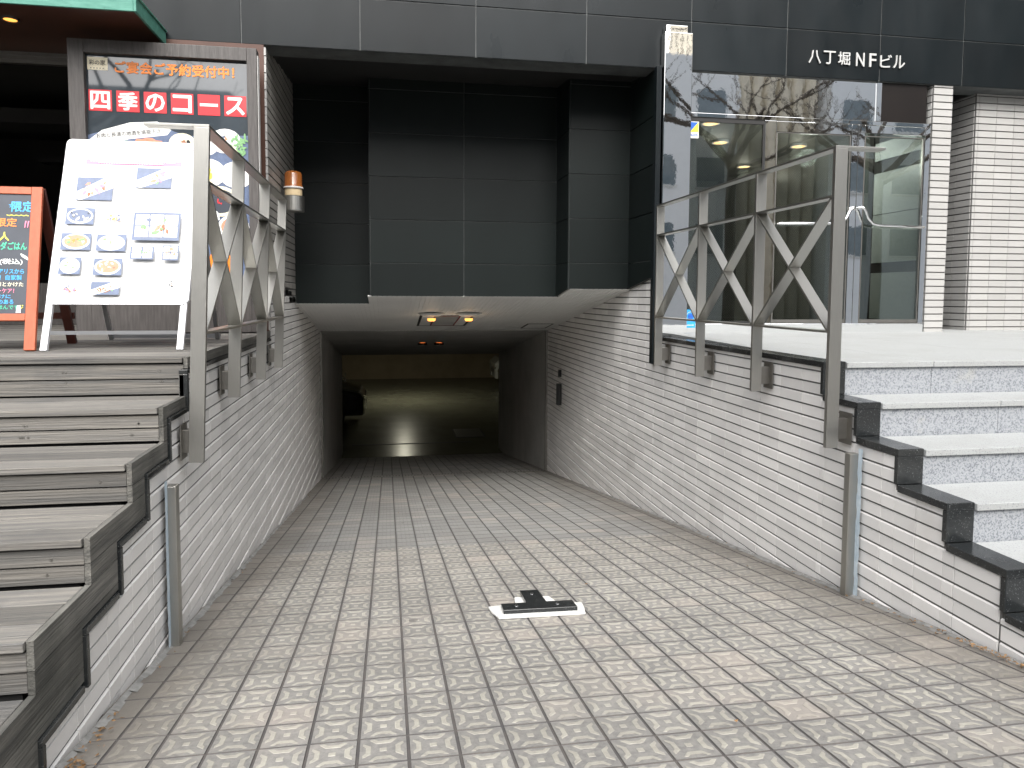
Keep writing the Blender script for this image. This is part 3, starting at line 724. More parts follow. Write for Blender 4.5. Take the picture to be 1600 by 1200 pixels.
for i, x_ in enumerate((.53, .99)):
    y_ = 8.7
    t = empty('ceiling_lamp', label=['lit amber ceiling lamp with white oval shade, left of the pair over the ramp', 'lit amber ceiling lamp with white oval shade, right of the pair over the ramp'][i], cat='lamp', group='pair of amber lamps over the ramp')
    z_ = ceil_z(y_)
    MB().lathe((x_, y_, z_-.05), [(0, .02), (.10, .02), (.17, .05), (.17, .06), (0, .06)], 20).build('lamp_shade', M_['white_trim'], t, smooth=True)
    MB().lathe((x_, y_-.04, z_-.09), [(0, 0), (.04, 0), (.05, .015), (.05, .035), (0, .035)], 16).build('bulb', M_['lamp_warm'], t)
    l = bpy.data.lights.new('lamp_light', 'POINT'); l.energy = .3; l.color = (1, .8, .55); l.shadow_soft_size = .06
    lo = bpy.data.objects.new('lamp_light', l); COL.objects.link(lo); lo.location = (x_, y_, z_-.2); lo.parent = t
for i, x_ in enumerate((.605, .90)):
    t = empty('recessed_downlight', label=['small orange downlight deeper in the ramp ceiling, the left one', 'small orange downlight deeper in the ramp ceiling, the right one'][i], cat='lamp', group='pair of small orange downlights deep in the ramp')
    MB().lathe((x_, 12.55, ceil_z(12.55)-.035), [(0, 0), (.06, 0), (.06, .03), (0, .03)], 14).build('lamp_disc', M_['lamp_orange'], t)
    MB().lathe((x_, 12.55, ceil_z(12.55)-.03), [(.061, -.006), (.085, -.006), (.085, .03), (.061, .03)], 14).build('trim_ring', M_['black'], t)
# slot drain across the ramp
t = empty('slot_drain', label='narrow steel slot drain crossing the ramp under the shutter line', cat='drain')
mb = MB(); hb = MB()
for i in range(74):
    x_ = XL+.03+i*.0465; mb.box(x_, x_+.03, 10.49, 10.56, rz(10.52)-.002, rz(10.52)+.009)
mb.build('grate_bars', M_['steel_dark'], t)
hb.box(XL, XRt, 10.47, 10.58, rz(10.58)-.05, rz(10.58)+.004); hb.build('channel', M_['black'], t)
t = empty('floor_grate', label='square steel drain grate let into the basement floor', cat='drain')
mb = MB(); 
for i in range(12): mb.box(1.62+i*.055, 1.65+i*.055, 16.55, 17.55, -3.384, -3.375)
mb.build('grate_bars', M_['steel_dark'], t); MB().box(1.58, 2.30, 16.5, 17.6, -3.386, -3.381).build('grate_frame', M_['black'], t)
# garage light (a ceiling lamp of the garage, its glow visible on the floor)
t = empty('garage_ceiling_lamp', label='lit strip lamp on the basement ceiling, seen as a glow on the floor', cat='lamp')
MB().box(.42, .58, 22, 23.2, -1.16, -1.11).build('lamp_tube', mat('tube_glow', (1, 1, .85), emis=(.95, 1, .72), estr=4), t)
l = bpy.data.lights.new('lamp_light', 'AREA'); l.shape = 'RECTANGLE'; l.size = .2; l.size_y = 1.2; l.energy = 13; l.color = (1, .93, .75)
lo = bpy.data.objects.new('lamp_light', l); COL.objects.link(lo); lo.location = (.5, 22.6, -1.18); lo.parent = t
# small signs/boxes on the right tunnel wall
t = empty('wall_bracket', label='small dark metal bracket on the right tunnel wall near the plaster', cat='bracket')
MB().box(2.36, 2.418, 9.62, 9.70, -1.55, -1.25).build('bracket_plate', M_['black'], t); MB().box(2.38, 2.418, 9.64, 9.68, -1.15, -1.05).build('bracket_pin', M_['black'], t)

# cars in the basement
def car(name, label, col, x, y, rot, van=False):
    t = empty(name, label=label, cat='car')
    cm = mat(name+'_paint', col, rough=.2, coat=1., var=.05)
    L, W = 4.3, 1.7
    Rm = Matrix.Rotation(rot, 4, 'Z'); O = Vector((x, y, -3.385))
    f = lambda a, b, c: O+Rm @ Vector((a, b, c))
    prof = [(-2.15, .30), (-2.15, .75), (-2.05, .90), (-1.45, 1.02), (-.85, 1.02), (1.75, .98), (2.10, .90), (2.15, .55), (2.12, .28)] if not van else [(-2.15, .30), (-2.15, .85), (-1.95, 1.05), (-1.30, 1.15), (1.9, 1.15), (2.12, 1.0), (2.15, .55), (2.12, .28)]
    def loft(secs, mi=0):
        mb = MB(); n = len(secs[0]); 
        base = 0
        for s_ in secs: mb.v += [tuple(f(*p)) for p in s_]
        for k in range(len(secs)-1):
            for i in range(n):
                mb.f.append((k*n+i, k*n+(i+1) % n, (k+1)*n+(i+1) % n, (k+1)*n+i)); mb.mi.append(0); mb.t.append(.5)
        mb.f.append(tuple(range(n-1, -1, -1))); mb.f.append(tuple((len(secs)-1)*n+i for i in range(n))); mb.mi += [0, 0]; mb.t += [.5, .5]
        return mb
    secs = []
    for w_, sc_ in ((-W/2, .90), (-W/2+.06, .97), (-W/2+.2, 1), (W/2-.2, 1), (W/2-.06, .97), (W/2, .90)):
        secs.append([(a*(.93 if abs(w_) > W/2-.05 else .985 if abs(w_) > .75 else 1), w_, .28+(c-.28)*sc_) for a, c in prof])
    loft(secs).build('body', cm, t, smooth=False, bevel=.03)
    cab = [(-1.35, 1.0), (-.65, 1.42), (.9, 1.46), (1.7, 1.0)] if not van else [(-1.4, 1.1), (-.7, 1.78), (1.9, 1.82), (2.08, 1.1)]
    loft([[(a, w_, c) for a, c in cab] for w_ in (-W/2+.12, W/2-.12)]).build('window_glass', mat(name+'_glass', (.015, .02, .02), rough=.05, var=.1), t, bevel=.04)
    rf = [(-.62, cab[1][1]-.02), (-.58, cab[1][1]+.03), (cab[2][0]-.02, cab[2][1]+.03), (cab[2][0]+.02, cab[2][1]-.02)]
    loft([[(a, w_, c) for a, c in rf] for w_ in (-W/2+.18, W/2-.18)]).build('roof', cm, t, bevel=.02)
    for sx in (-1.35, 1.35):
        for sy in (-1, 1):
            wh = MB()
            ring = lambda r_, b_: [f(sx+r_*math.cos(2*math.pi*i/20), b_, .31+r_*math.sin(2*math.pi*i/20)) for i in range(20)]
            A, B = ring(.31, sy*(W/2-.20)), ring(.31, sy*(W/2+.01))
            wh.solid(A+B, [(i, (i+1) % 20, 20+(i+1) % 20, 20+i) for i in range(20)]+[tuple(range(20, 40)), tuple(range(19, -1, -1))])
            wo = wh.build('wheel', M_['black'], t)
            C_, D_ = ring(.19, sy*(W/2+.0)), ring(.17, sy*(W/2+.02)); r2 = MB(); r2.solid(C_+D_, [(i, (i+1) % 20, 20+(i+1) % 20, 20+i) for i in range(20)]+[tuple(range(20, 40))]); r2.build('rim', M_['alu'], wo)
    for sy in (-1, 1):
        mb = MB(); 
        V = [(-2.165, sy*.42, .66), (-2.165, sy*.74, .68), (-2.10, sy*.78, .80), (-2.165, sy*.45, .78)]
        V2 = [(a+.12, b, c) for a, b, c in V]; mb.solid([f(*p) for p in V+V2], [(0, 1, 2, 3), (0, 1, 5, 4), (1, 2, 6, 5), (2, 3, 7, 6), (3, 0, 4, 7)]); mb.build('headlight', M_['chrome'], t)
    mb = MB(); mb.solid([f(*p) for p in [(-2.17, -.38, .48), (-2.17, .38, .48), (-2.17, .38, .64), (-2.17, -.38, .64)]], [(0, 1, 2, 3)]); mb.build('grille', M_['steel_dark'], t)
    mb = MB(); mb.solid([f(*p) for p in [(-2.175, -.16, .36), (-2.175, .16, .36), (-2.175, .16, .50), (-2.175, -.16, .50)]], [(0, 1, 2, 3)]); mb.build('number_plate', M_['white'], t)
    for sy in (-1, 1):
        mb = MB(); c = [(-.85, sy*.86, 1.08), (-.85, sy*1.02, 1.08), (-.85, sy*1.02, 1.2), (-.85, sy*.86, 1.2)]; mb.solid([f(*p) for p in c]+[f(a+.1, b, d) for a, b, d in c], [(0, 1, 2, 3), (4, 7, 6, 5), (0, 4, 5, 1), (1, 5, 6, 2), (2, 6, 7, 3), (3, 7, 4, 0)]); mb.build('wing_mirror', cm, t)
# the nose of each car points towards the aisle
car('parked_car', 'glossy black car parked in the basement at left, its nose showing past the wall', (.008, .008, .01), -2.75, 19.0, math.pi)
car('parked_car', 'dark car in the basement, farther back behind the black one at left', (.02, .02, .022), -3.55, 23.4, math.pi)
car('parked_car', 'white car parked in the basement far right, only its front showing', (.75, .76, .74), 6.05, 26.3, 0, van=True)
car('parked_car', 'black car in the basement at right, just in front of the white car', (.01, .01, .012), 6.0, 23.9, 0)

# ---------------- railings
def railing(name, label, side, ys, xb, xt, ztop=.77):
    t = empty(name, label=label, cat='railing', group='steel railings with crossed bars beside the ramp')
    W = .068
    z_lo, z_mid = -.185, .52
    def xat(z): return xb+(xt-xb)*(z+.6)/1.37
    WX = (W, 0, 0)
    for i, y in enumerate(ys):
        zb_ = -.80 if i == 0 else -.605
        mb = MB(); mb.bar((xat(zb_), y, zb_), (xat(ztop), y, ztop-.0065), WX, (0, .022 if i else .026, 0))
        po = mb.build('post', M_['steel'], t, bevel=.0015)
        wx = XRt-.012 if side > 0 else XL+.012
        bb = MB(); zc = zb_+.10; bb.box(xat(zc), wx+side*.002, y+.005, y+.045, zc-.055, zc+.055); bb.box(wx-side*.006, wx, y-.03, y+.075, zc-.085, zc+.085)
        bb.build('mounting_bracket', M_['steel_dark'], po, bevel=.001)
    for z in (ztop, z_mid, z_lo):
        a, b = ys[0]-.013, ys[-1]+.011
        if z == ztop: MB().bar((xat(z), a, z), (xat(z), b, z), WX, (0, 0, .013)).build('handrail', M_['steel'], t, bevel=.0015)
        else:
            for ya, yb in zip(ys, ys[1:]):
                MB().bar((xat(z), ya+.013, z), (xat(z), yb-.011, z), WX, (0, 0, .012)).build('rail', M_['steel'], t)
    # short return of the handrail away from the ramp
    MB().box(xat(ztop)+side*.034, xat(ztop)+side*.25, ys[0]-.013, ys[0]+.055, ztop-.0065, ztop+.0062).build('handrail_return', M_['steel'], t, bevel=.0015)
    for ya, yb in zip(ys, ys[1:]):
        a, b = ya+.013, yb-.011; z0, z1 = z_lo+.006, z_mid-.006
        L = math.hypot(b-a, z1-z0); n1 = Vector((0, -(z1-z0)/L, (b-a)/L))*.012
        MB().bar((xat(z0), a+.008, z0+.004), (xat(z1), b-.008, z1-.004), WX, n1).build('cross_bar', M_['steel'], t)
        n2 = Vector((0, (z1-z0)/L, (b-a)/L))*.012
        m_ = ((a+b)/2, (z0+z1)/2)
        mb = MB(); g = .010
        dy, dz = (b-a)/L, (z1-z0)/L
        mb.bar((xat(z1), a+.008, z1-.004), (xat(m_[1]), m_[0]-dy*g, m_[1]+dz*g), WX, n2); mb.bar((xat(m_[1]), m_[0]+dy*g, m_[1]-dz*g), (xat(z0), b-.008, z0+.004), WX, n2)
        mb.build('cross_bar', M_['steel'], t)
railing('steel_railing', 'brushed steel railing with crossed bays on the right ramp wall before the entrance', 1, [3.365, 4.15, 4.97, 5.80], 2.315, 2.315)
railing('steel_railing', 'brushed steel railing with crossed bays on the left ramp wall beside the menu stand', -1, [3.50, 4.31, 5.20, 6.02], -.895, -.843, .775)

# ---------------- corner guards
def guard(name, label, side, x, y0, y1, z0, z1, tape_y):
    t = empty(name, label=label, cat='post', group='steel posts fixed low on the ramp walls')
    xw = XRt-.012 if side > 0 else XL+.012
    MB().box(x, xw, y0, y1, z0, z1).build('steel_channel', M_['steel'], t, bevel=.003)
    mb = MB(); a, b = tape_y
    pts = []
    n = 26
    for k in range(n+1):
        z = z0-.03+(z1-z0+.06)*k/n; pts.append((z, a+random.uniform(-.006, .004), b+random.uniform(-.004, .008)))
    xo = xw-side*.0085
    for p, q in zip(pts, pts[1:]): mb.face([(xo, p[1], p[0]), (xo, p[2], p[0]), (xo, q[2], q[0]), (xo, q[1], q[0])])
    mb.build('tape_remains', M_['tape'], t)
guard('steel_guard_post', 'short steel post on the right tiled wall below the granite steps, edged in blue', 1, 2.365, 3.27, 3.315, rz(3.3)-.03, -.815, (3.238, 3.268))
guard('steel_guard_post', 'short steel post on the left tiled wall below the timber steps, edged in blue', -1, -.925, 3.235, 3.29, rz(3.25)-.03, -.845, (3.20, 3.235))

# ---------------- T-shaped stop
t = empty('stop_block', label='black speckled stone T bolted onto white mortar in the middle of the ramp', cat='block')
up = Vector((0, SL, 1)).normalized()
def RP(x, y, h=0): return Vector((x, y, rz(y)))+up*h
def slab(mb, poly, h0, h1, mi=0):
    n = len(poly); A = [RP(x, y, h0) for x, y in poly]; B = [RP(x, y, h1) for x, y in poly]
    mb.solid(A+B, [tuple(range(n-1, -1, -1)), tuple(range(n, 2*n))]+[(i, (i+1) % n, n+(i+1) % n, n+i) for i in range(n)], mi)
mb = MB(); slab(mb, [(.525, 3.285), (.74, 3.275), (.955, 3.268), (.975, 3.36), (.985, 3.44), (.90, 3.47), (.86, 3.50), (.845, 3.60), (.66, 3.615), (.645, 3.50), (.50, 3.475), (.505, 3.38)], .002, .014)
mb.build('mortar_bed', M_['mortar'], t, bevel=.004)
mb = MB(); slab(mb, [(.555, 3.325), (.925, 3.305), (.93, 3.425), (.795, 3.43), (.80, 3.66), (.70, 3.665), (.69, 3.435), (.56, 3.44)], .013, .034); mb.build('stone_tee', M_['black_stone'], t, bevel=.003)
mb = MB()
for x_, y_ in ((.63, 3.385), (.84, 3.375), (.75, 3.58)):
    c = RP(x_, y_, .034); mb.lathe(c, [(.010, 0), (.009, .004), (0, .005)], 10)
mb.build('bolt_heads', M_['chrome'], t)

# ---------------- beacon
t = empty('warning_beacon', label='amber rotating beacon on a steel drum fixed to the tiled wing wall', cat='beacon')
bc = (-.868, 6.93, .79)
MB().lathe(bc, [(0, -.012), (.098, -.012), (.10, 0), (.10, .125), (.096, .13), (0, .13)], 28).build('steel_drum', M_['steel'], t, smooth=False)
MB().box(-.98, -.9, 6.90, 6.96, .80, .88).build('wall_arm', M_['steel_dark'], t)
MB().lathe(bc, [(.0, .131), (.078, .131), (.08, .138), (.08, .19), (.078, .196), (0, .196)], 28).build('cream_base', M_['cream_plastic'], t)
d = MB().lathe(bc, [(.088, .197), (.090, .2), (.088, .22), (.086, .226), (.082, .232), (.080, .33), (.074, .35), (.06, .36), (0, .364)], 28).build('amber_dome', M_['amber'], t, smooth=True)
MB().lathe(bc, [(.091, .199), (.093, .205), (.091, .214), (.088, .216)], 28).build('clear_rim', M_['white_trim'], t)

# ---------------- printed pictures helper
PM = ['white', 'red', 'orange', 'yellow', 'blue', 'skyblue', 'green', 'pink', 'cream', 'pbg', 'brown', 'salmon', 'lgreen', 'black', 'slate']
PMI = {k: i for i, k in enumerate(PM)}; PML = [M_[k] for k in PM]
class Sheet:
    def __init__(s, org, ux, uy):
        s.o = Vector(org); s.ux = Vector(ux); s.uy = Vector(uy); s.n = s.ux.normalized().cross(s.uy.normalized()); s.mb = MB(); s.h = .001
    def P(s, a, b): return s.o+s.ux*a+s.uy*b+s.n*s.h
    def poly(s, pts, m): s.h += .00012; s.mb.face([s.P(*p) for p in pts], PMI[m])
    def rect(s, a, b, c, d, m): s.poly([(a, b), (c, b), (c, d), (a, d)], m)
    def ell(s, cx, cy, rx, ry, m, n=20, rot=0., jit=0.):
        pts = []
        for i in range(n):
            th = 2*math.pi*i/n; k = 1+random.uniform(-jit, jit); x_, y_ = rx*k*math.cos(th), ry*k*math.sin(th)
            pts.append((cx+x_*math.cos(rot)-y_*math.sin(rot), cy+x_*math.sin(rot)+y_*math.cos(rot)))
        s.poly(pts, m)
    def dish(s, cx, cy, r_, foods, plate='white', asp=.8, k=5):
        s.ell(cx, cy, r_, r_*asp, plate); s.ell(cx, cy, r_*.8, r_*asp*.78, foods[0])
        for _ in range(k):
            a, q = random.uniform(0, 6.28), random.uniform(0, .5)*r_
            s.ell(cx+q*math.cos(a), cy+q*asp*math.sin(a), r_*random.uniform(.1, .28), r_*random.uniform(.08, .2), random.choice(foods), 9, random.uniform(0, 3), .25)

# ---------------- framed restaurant poster
t = empty('framed_poster', label='large dark wood framed restaurant poster with white characters on red squares', cat='sign')
fx0, fx1, fz0, fz1, fy = -2.365, -1.000, -.305, 1.915, 5.87
ix0, ix1, iz0, iz1 = fx0+.112, fx1-.075, fz0+.35, fz1-.10
mb = MB()
mb.box(fx0, ix0, fy, fy+.10, fz0, fz1, 0); mb.box(ix1, fx1, fy, fy+.10, fz0, fz1); mb.box(ix0, ix1, fy, fy+.10, iz1, fz1); mb.box(ix0, ix1, fy, fy+.10, fz0, iz0)
mb.build('wooden_frame', M_['dark_frame'], t, bevel=.004)
MB().box(fx0+.01, fx1-.01, fy+.101, fy+.13, fz0, fz1-.01).build('back_board', M_['black'], t)
MB().box(ix0, ix1, fy+.045, fy+.06, iz0, iz1).build('poster_sheet', M_['poster_dark'], t)
MB().box(fx1+.0005, fx1+.006, fy+.02, fy+.09, fz0+.7, fz1-.05).build('edge_light_strip', M_['white_trim'], t)
W_, H_ = ix1-ix0, iz1-iz0
sh = Sheet((ix0, fy+.044, iz1), (1, 0, 0), (0, 0, 1))
sh.rect(.01, -.115, .155, -.02, 'cream'); 
for i in range(5):
    sh.rect(.03+i*.022, -.105, .04+i*.022, -.099, 'slate')
# red squares
for i, ch in enumerate('四季のコース'):
    cx = .095+i*.197; sh.rect(cx-.082, -.42-.0, cx+.082, -.262, 'red')
    text_mesh(ch, .128 if ch != 'ー' else .022, (ix0+cx, fy+.040, iz1-.341), (1, 0, 0), (0, 0, 1), None, '', None, width=.132, bold=.035, mb=sh.mb, mi=PMI['white'])
text_mesh('ご宴会ご予約受付中！', .088, (ix0+.64, fy+.040, iz1-.085), (1, 0, 0), (0, 0, 1), None, '', None, width=.87, bold=.03, mb=sh.mb, mi=PMI['orange'])
text_mesh('彩の家', .038, (ix0+.082, fy+.039, iz1-.06), (1, 0, 0), (0, 0, 1), None, '', None, width=.115, bold=.0, mb=sh.mb, mi=PMI['black'])
# food area
z0_ = -.545
sh.poly([(.0, z0_-.06), (.25, z0_+.02), (.5, z0_+.05), (.62, z0_-.01), (.72, z0_-.04), (W_, z0_-.02), (W_, -H_), (0, -H_)], 'pbg')
sh.poly([(.0, z0_-.10), (.1, z0_-.02), (.3, z0_+.045), (.5, z0_+.06), (.6, z0_-.0), (.57, z0_-.04), (.3, z0_-.08), (.1, z0_-.13), (0, z0_-.16)], 'white')
text_mesh('お肉と長浦の地酒を堪能下さい', .034, (ix0+.31, fy+.038, iz1+z0_-.035), (1, 0, .12), (-.1, 0, 1), None, '', None, width=.50, bold=.0, mb=sh.mb, mi=PMI['black'])
sh.ell(.42, z0_-.12, .12, .05, 'salmon', jit=.2); sh.ell(.25, z0_-.13, .10, .04, 'lgreen', jit=.2); sh.ell(.33, z0_-.14, .09, .03, 'cream', jit=.2)
sh.dish(.68, z0_-.10, .10, ['cream', 'brown', 'salmon', 'black'], 'cream'); sh.dish(.86, z0_-.12, .08, ['white', 'brown'], 'white')
sh.dish(1.00, z0_-.07, .12, ['white', 'salmon', 'red', 'pbg'], 'white'); sh.dish(1.08, z0_-.33, .13, ['white', 'pbg', 'white'], 'white')
sh.dish(.86, z0_-.32, .14, ['cream', 'orange', 'yellow', 'white'], 'white'); sh.dish(.95, z0_-.54, .15, ['slate', 'red', 'black', 'slate'], 'cream')
for i in range(26): sh.ell(1.08+random.uniform(-.04, .08), z0_-.08+random.uniform(-.09, .05), .028, .008, 'lgreen', 7, random.uniform(0, 3), .2)
sh.poly([(.98, z0_+.0), (.99, z0_+.005), (W_-.01, z0_-.26), (W_-.01, z0_-.28)], 'cream')
for k in range(8):
    sh.dish(.12+.3*(k % 4)+random.uniform(-.04, .04), z0_-.74-.26*(k//4), .12, random.choice([['white', 'red', 'salmon'], ['salmon', 'orange', 'lgreen'], ['cream', 'brown', 'red'], ['slate', 'red', 'white']]), 'white')
sh.rect(.78, z0_-.80, .93, z0_-.72, 'red')
sh.ell(.86, z0_-.66, .09, .07, 'white', jit=.1); sh.ell(.86, z0_-.66, .03, .02, 'red', jit=.2); sh.ell(.95, z0_-1.05, .11, .12, 'orange', jit=.15)
sh.mb.build('printed_picture', PML, t)

# ---------------- white menu stand
t = empty('menu_stand', label='white A-frame menu stand with food pictures in front of the framed poster', cat='sign')
A0 = Vector((-1.862, 4.15, -.308)); A1 = Vector((-1.828, 4.50, .895))   # left front edge, foot and top
dx = Vector((.742, .0, 0)); up_ = (A1-A0).normalized(); Lg = (A1-A0).length
bt = .262  # panel starts this far up the legs
def AP(a, b, n_=0): return A0+dx.normalized()*a+up_*b+dx.normalized().cross(up_)*n_
mb = MB()
W0 = .742
r_ = .03; pts = []
for cx_, cy_, a0 in ((W0-r_, bt+r_, -90), (W0-r_, Lg-r_, 0), (r_, Lg-r_, 90), (r_, bt+r_, 180)):
    for k in range(6): a_ = R(a0+k*18); pts.append((cx_+r_*math.cos(a_), cy_+r_*math.sin(a_)))
mb.prism([AP(a, b, -.03) for a, b in pts], dx.normalized().cross(up_)*.03); mb.build('board_panel', M_['white_alu'], t, bevel=.003)
for a_ in (.0+.022, W0-.022):
    MB().bar(AP(a_-.005, -.0, -.015), AP(a_-.005, bt+.03, -.017), tuple(dx.normalized()*.034), tuple(dx.normalized().cross(up_)*.022)).build('leg', M_['white_alu'], t)
MB().bar(AP(.03, .10, -.016), AP(W0-.03, .10, -.016), (0, 0, .02), (0, .012, 0)).build('crossbar', M_['alu'], t)
B0 = Vector((-1.845, 5.12, -.308)); B1 = A1+Vector((0, .04, -.02))
for off in (.03, W0-.03):
    p = B0+Vector((off-.03, 0, 0)); q = B1+Vector((off-.03, 0, -.02))
    MB().bar(p, q, (.026, 0, 0), (0, .02, .008)).build('leg', M_['alu'], t)
MB().bar(B0+Vector((.0, .0, .02)), B0+Vector((W0-.04, .0, .02)), (0, 0, .03), (0, .016, 0)).build('crossbar', M_['alu'], t)
bp_ = MB(); q0 = A0+up_*bt
bk = [B0+(B1-B0)*s_ for s_ in (.30, .97)]
bp_.prism([bk[0]+Vector((.02, .0, 0)), bk[0]+Vector((W0-.06, 0, 0)), bk[1]+Vector((W0-.06, 0, 0)), bk[1]+Vector((.02, 0, 0))], (0, .012, 0)); bp_.build('back_panel', M_['steel_dark'], t)
MB().prism([AP(.03, bt-.004, .001), AP(W0-.03, bt-.004, .001), AP(W0-.03, bt+.008, .001), AP(.03, bt+.008, .001)], dx.normalized().cross(up_)*.003).build('bottom_rim', M_['alu'], t)
sh = Sheet(AP(0, 0, .0), dx.normalized(), up_)
sh.rect(.03, bt+.025, W0-.025, Lg-.03, 'white')
sh.rect(.035, Lg-.052, W0-.03, Lg-.046, 'pbg')
# picture positions measured as fractions of the panel (u from left, v from top)
def uv(u, v): return (W0*u, Lg-(Lg-bt)*v)
def pic(u0, v0, u1, v1, foods, kind):
    a, d = uv(u0, v0); c, b = uv(u1, v1)
    cx, cy, w_, h_ = (a+c)/2, (b+d)/2, (c-a), (d-b)
    if kind == 'none': bg_ = None
    else: sh.rect(a, b, c, d, 'pbg')
    if kind == 'bowl': sh.ell(cx, cy, w_*.46, h_*.46, 'white'); sh.ell(cx, cy+h_*.02, w_*.40, h_*.38, foods[0])
    if kind == 'plate': sh.poly([(a, b+h_*.05), (a+w_*.15, b), (c, b+h_*.55), (c, d-h_*.02), (c-w_*.3, d-h_*.05), (a, b+h_*.35)], 'white')
    if kind == 'box':
        for i in range(3):
            for j in range(2): sh.rect(a+w_*(.05+.31*i), b+h_*(.12+.42*j), a+w_*(.33+.31*i), b+h_*(.50+.42*j), random.choice(['white', 'cream', 'cream', 'white']))
    if kind == 'box2':
        for i in range(2):
            for j in range(2): sh.rect(a+w_*(.08+.46*i), b+h_*(.10+.44*j), a+w_*(.46+.46*i), b+h_*(.48+.44*j), random.choice(['white', 'cream']))
    for _ in range(12):
        sh.ell(cx+random.uniform(-.3, .3)*w_, cy+random.uniform(-.26, .26)*h_, w_*random.uniform(.03, .10), h_*random.uniform(.03, .09), random.choice(foods), 8, random.uniform(0, 3), .3)
sh.poly([(*uv(.155, .145),), (*uv(.165, .125),), (*uv(.86, .125),), (*uv(.86, .158),), (*uv(.165, .158),)], 'pink')
for r__ in range(2):
    for i in range(34 if r__ == 0 else 26):
        a, d = uv(.19+r__*.06+i*.0185, .131+r__*.013); sh.rect(a, d-.007, a+.009, d, 'white')
for i in range(5): a, d = uv(.36+.05*i, .06); sh.rect(a, d-.006, a+.006, d, 'pbg')
pic(.50+.04, .175, .80, .30, ['pink', 'salmon', 'white', 'lgreen'], 'plate')
pic(.12, .245, .38, .385, ['salmon', 'pink', 'brown', 'white'], 'plate')
pic(.07, .435, .27, .535, ['pbg', 'slate', 'cream', 'pbg'], 'bowl'); pic(.32, .44, .51, .54, ['cream', 'lgreen', 'orange', 'pbg'], 'none')
pic(.06, .59, .27, .69, ['salmon', 'orange', 'lgreen', 'cream'], 'bowl'); pic(.31, .595, .52, .695, ['white', 'white', 'cream', 'lgreen'], 'bowl')
pic(.07, .735, .22, .835, ['white', 'cream', 'lgreen', 'salmon'], 'bowl'); pic(.31, .74, .51, .84, ['salmon', 'cream', 'brown', 'white'], 'bowl')
pic(.06, .885, .25, .96, ['brown', 'pink', 'pbg'], 'none'); pic(.31, .88, .51, .955, ['brown', 'salmon', 'lgreen'], 'plate')
pic(.56, .46, .90, .63, ['lgreen', 'salmon', 'brown', 'pbg', 'lgreen'], 'box')
pic(.56, .67, .73, .745, ['cream', 'lgreen'], 'box2'); pic(.79, .66, .91, .75, ['cream', 'salmon'], 'box2')
pic(.83, .86, .97, .93, ['brown', 'slate', 'salmon', 'cream'], 'none')
for i in range(13): a, d = uv(.66+.014*i, .445); sh.rect(a, d-.006, a+.006, d, 'green')
for i in range(10): a, d = uv(.66+.016*i, .79); sh.rect(a, d-.004, a+.007, d, 'pbg')
for u_, v_ in ((.55, .83), (.77, .83), (.55, .93), (.70, .93)): a, d = uv(u_, v_); sh.rect(a, d-.006, a+.006, d, 'slate')
sh.mb.build('menu_sheet', PML, t)

# ---------------- blackboard A-frame
t = empty('chalkboard_stand', label='orange wood framed chalkboard stand with coloured handwriting at the far left edge', cat='sign')
C0 = Vector((-1.885, 4.15, -.308)); C1 = Vector((-1.925, 4.40, .60)); cu = (C1-C0).normalized(); CL = (C1-C0).length
cx_ = Vector((-1, 0, 0)); cn = cu.cross(cx_).normalized()*-1
if cn.y > 0: cn = -cn
def CP(a, b, n_=0): return C0+cx_*a+cu*b+cn*n_
BW = .62
def cbar(a0, b0, a1, b1, name, m=M_['orange_wood']): 
    MB().prism([CP(a0, b0, -.022), CP(a1, b0, -.022), CP(a1, b1, -.022), CP(a0, b1, -.022)], cn*.022).build(name, m, t, bevel=.003)
cbar(0, 0, .056, CL, 'leg'); cbar(BW-.056, 0, BW, CL, 'leg'); cbar(.0565, CL-.045, BW-.0565, CL-.001, 'top_rail'); cbar(.0565, .165, BW-.0565, .205, 'bottom_rail')
MB().prism([CP(.05, .18, -.016), CP(BW-.05, .18, -.016), CP(BW-.05, CL-.03, -.016), CP(.05, CL-.03, -.016)], cn*.008).build('slate_board', M_['slate'], t)
for a in (.0, BW-.05):
    p = C0+cx_*(a+.025)+Vector((-.03, .60, 0)); q = C1+cx_*(a+.025)+Vector((0, .03, -.01))
    MB().bar(p, q, (.05, 0, 0), (0, .02, .01)).build('leg', M_['dkred_wood'], t)
p = C0+cx_*.0+Vector((-.03, .58, .17)); MB().bar(p, p+cx_*BW, (0, 0, .04), (0, .02, 0)).build('back_rail', M_['dkred_wood'], t)
sh = Sheet(C0-cx_*0+cn*(-.0075), -cx_, cu); 
rows = [('☆店', 'skyblue', .03, .11, .822, .06), ('限定', 'skyblue', .062, .045, .815, .155-.045), ('重限定', 'orange', .05, .125, .72, .16), ('美人', 'yellow', .05, .16, .638, .10),
        ('サラダごはん', 'green', .045, .068, .582, .20), ('1000(税込)', 'white', .036, .085, .49, .20), ('日のアリスから', 'skyblue', .028, .075, .435, .18), ('から！自家製', 'skyblue', .028, .085, .40, .17),
        ('ぽん酢とかけた', 'cream', .026, .075, .362, .19), ('ヘビーケア！', 'pink', .026, .12, .325, .14), ('ただけに', 'skyblue', .022, .135, .292, .12), ('にんのある', 'skyblue', .026, .12, .262, .13), ('やごはんです', 'green', .024, .092, .232, .16)]
for body, m_, hgt, off, b_, wd in rows:
    text_mesh(body, hgt, CP(off, b_+.01, -.006), tuple(-cx_), tuple(cu), None, '', None, width=wd, bold=.02, align='RIGHT', mb=sh.mb, mi=PMI[m_])
for i in range(9):
    a = .066+i*.0125; sh.poly([(-a, .768+.004*(i % 2)), (-a-.0125, .768+.004*((i+1) % 2)), (-a-.0125, .772+.004*((i+1) % 2)), (-a, .772+.004*(i % 2))], 'yellow')
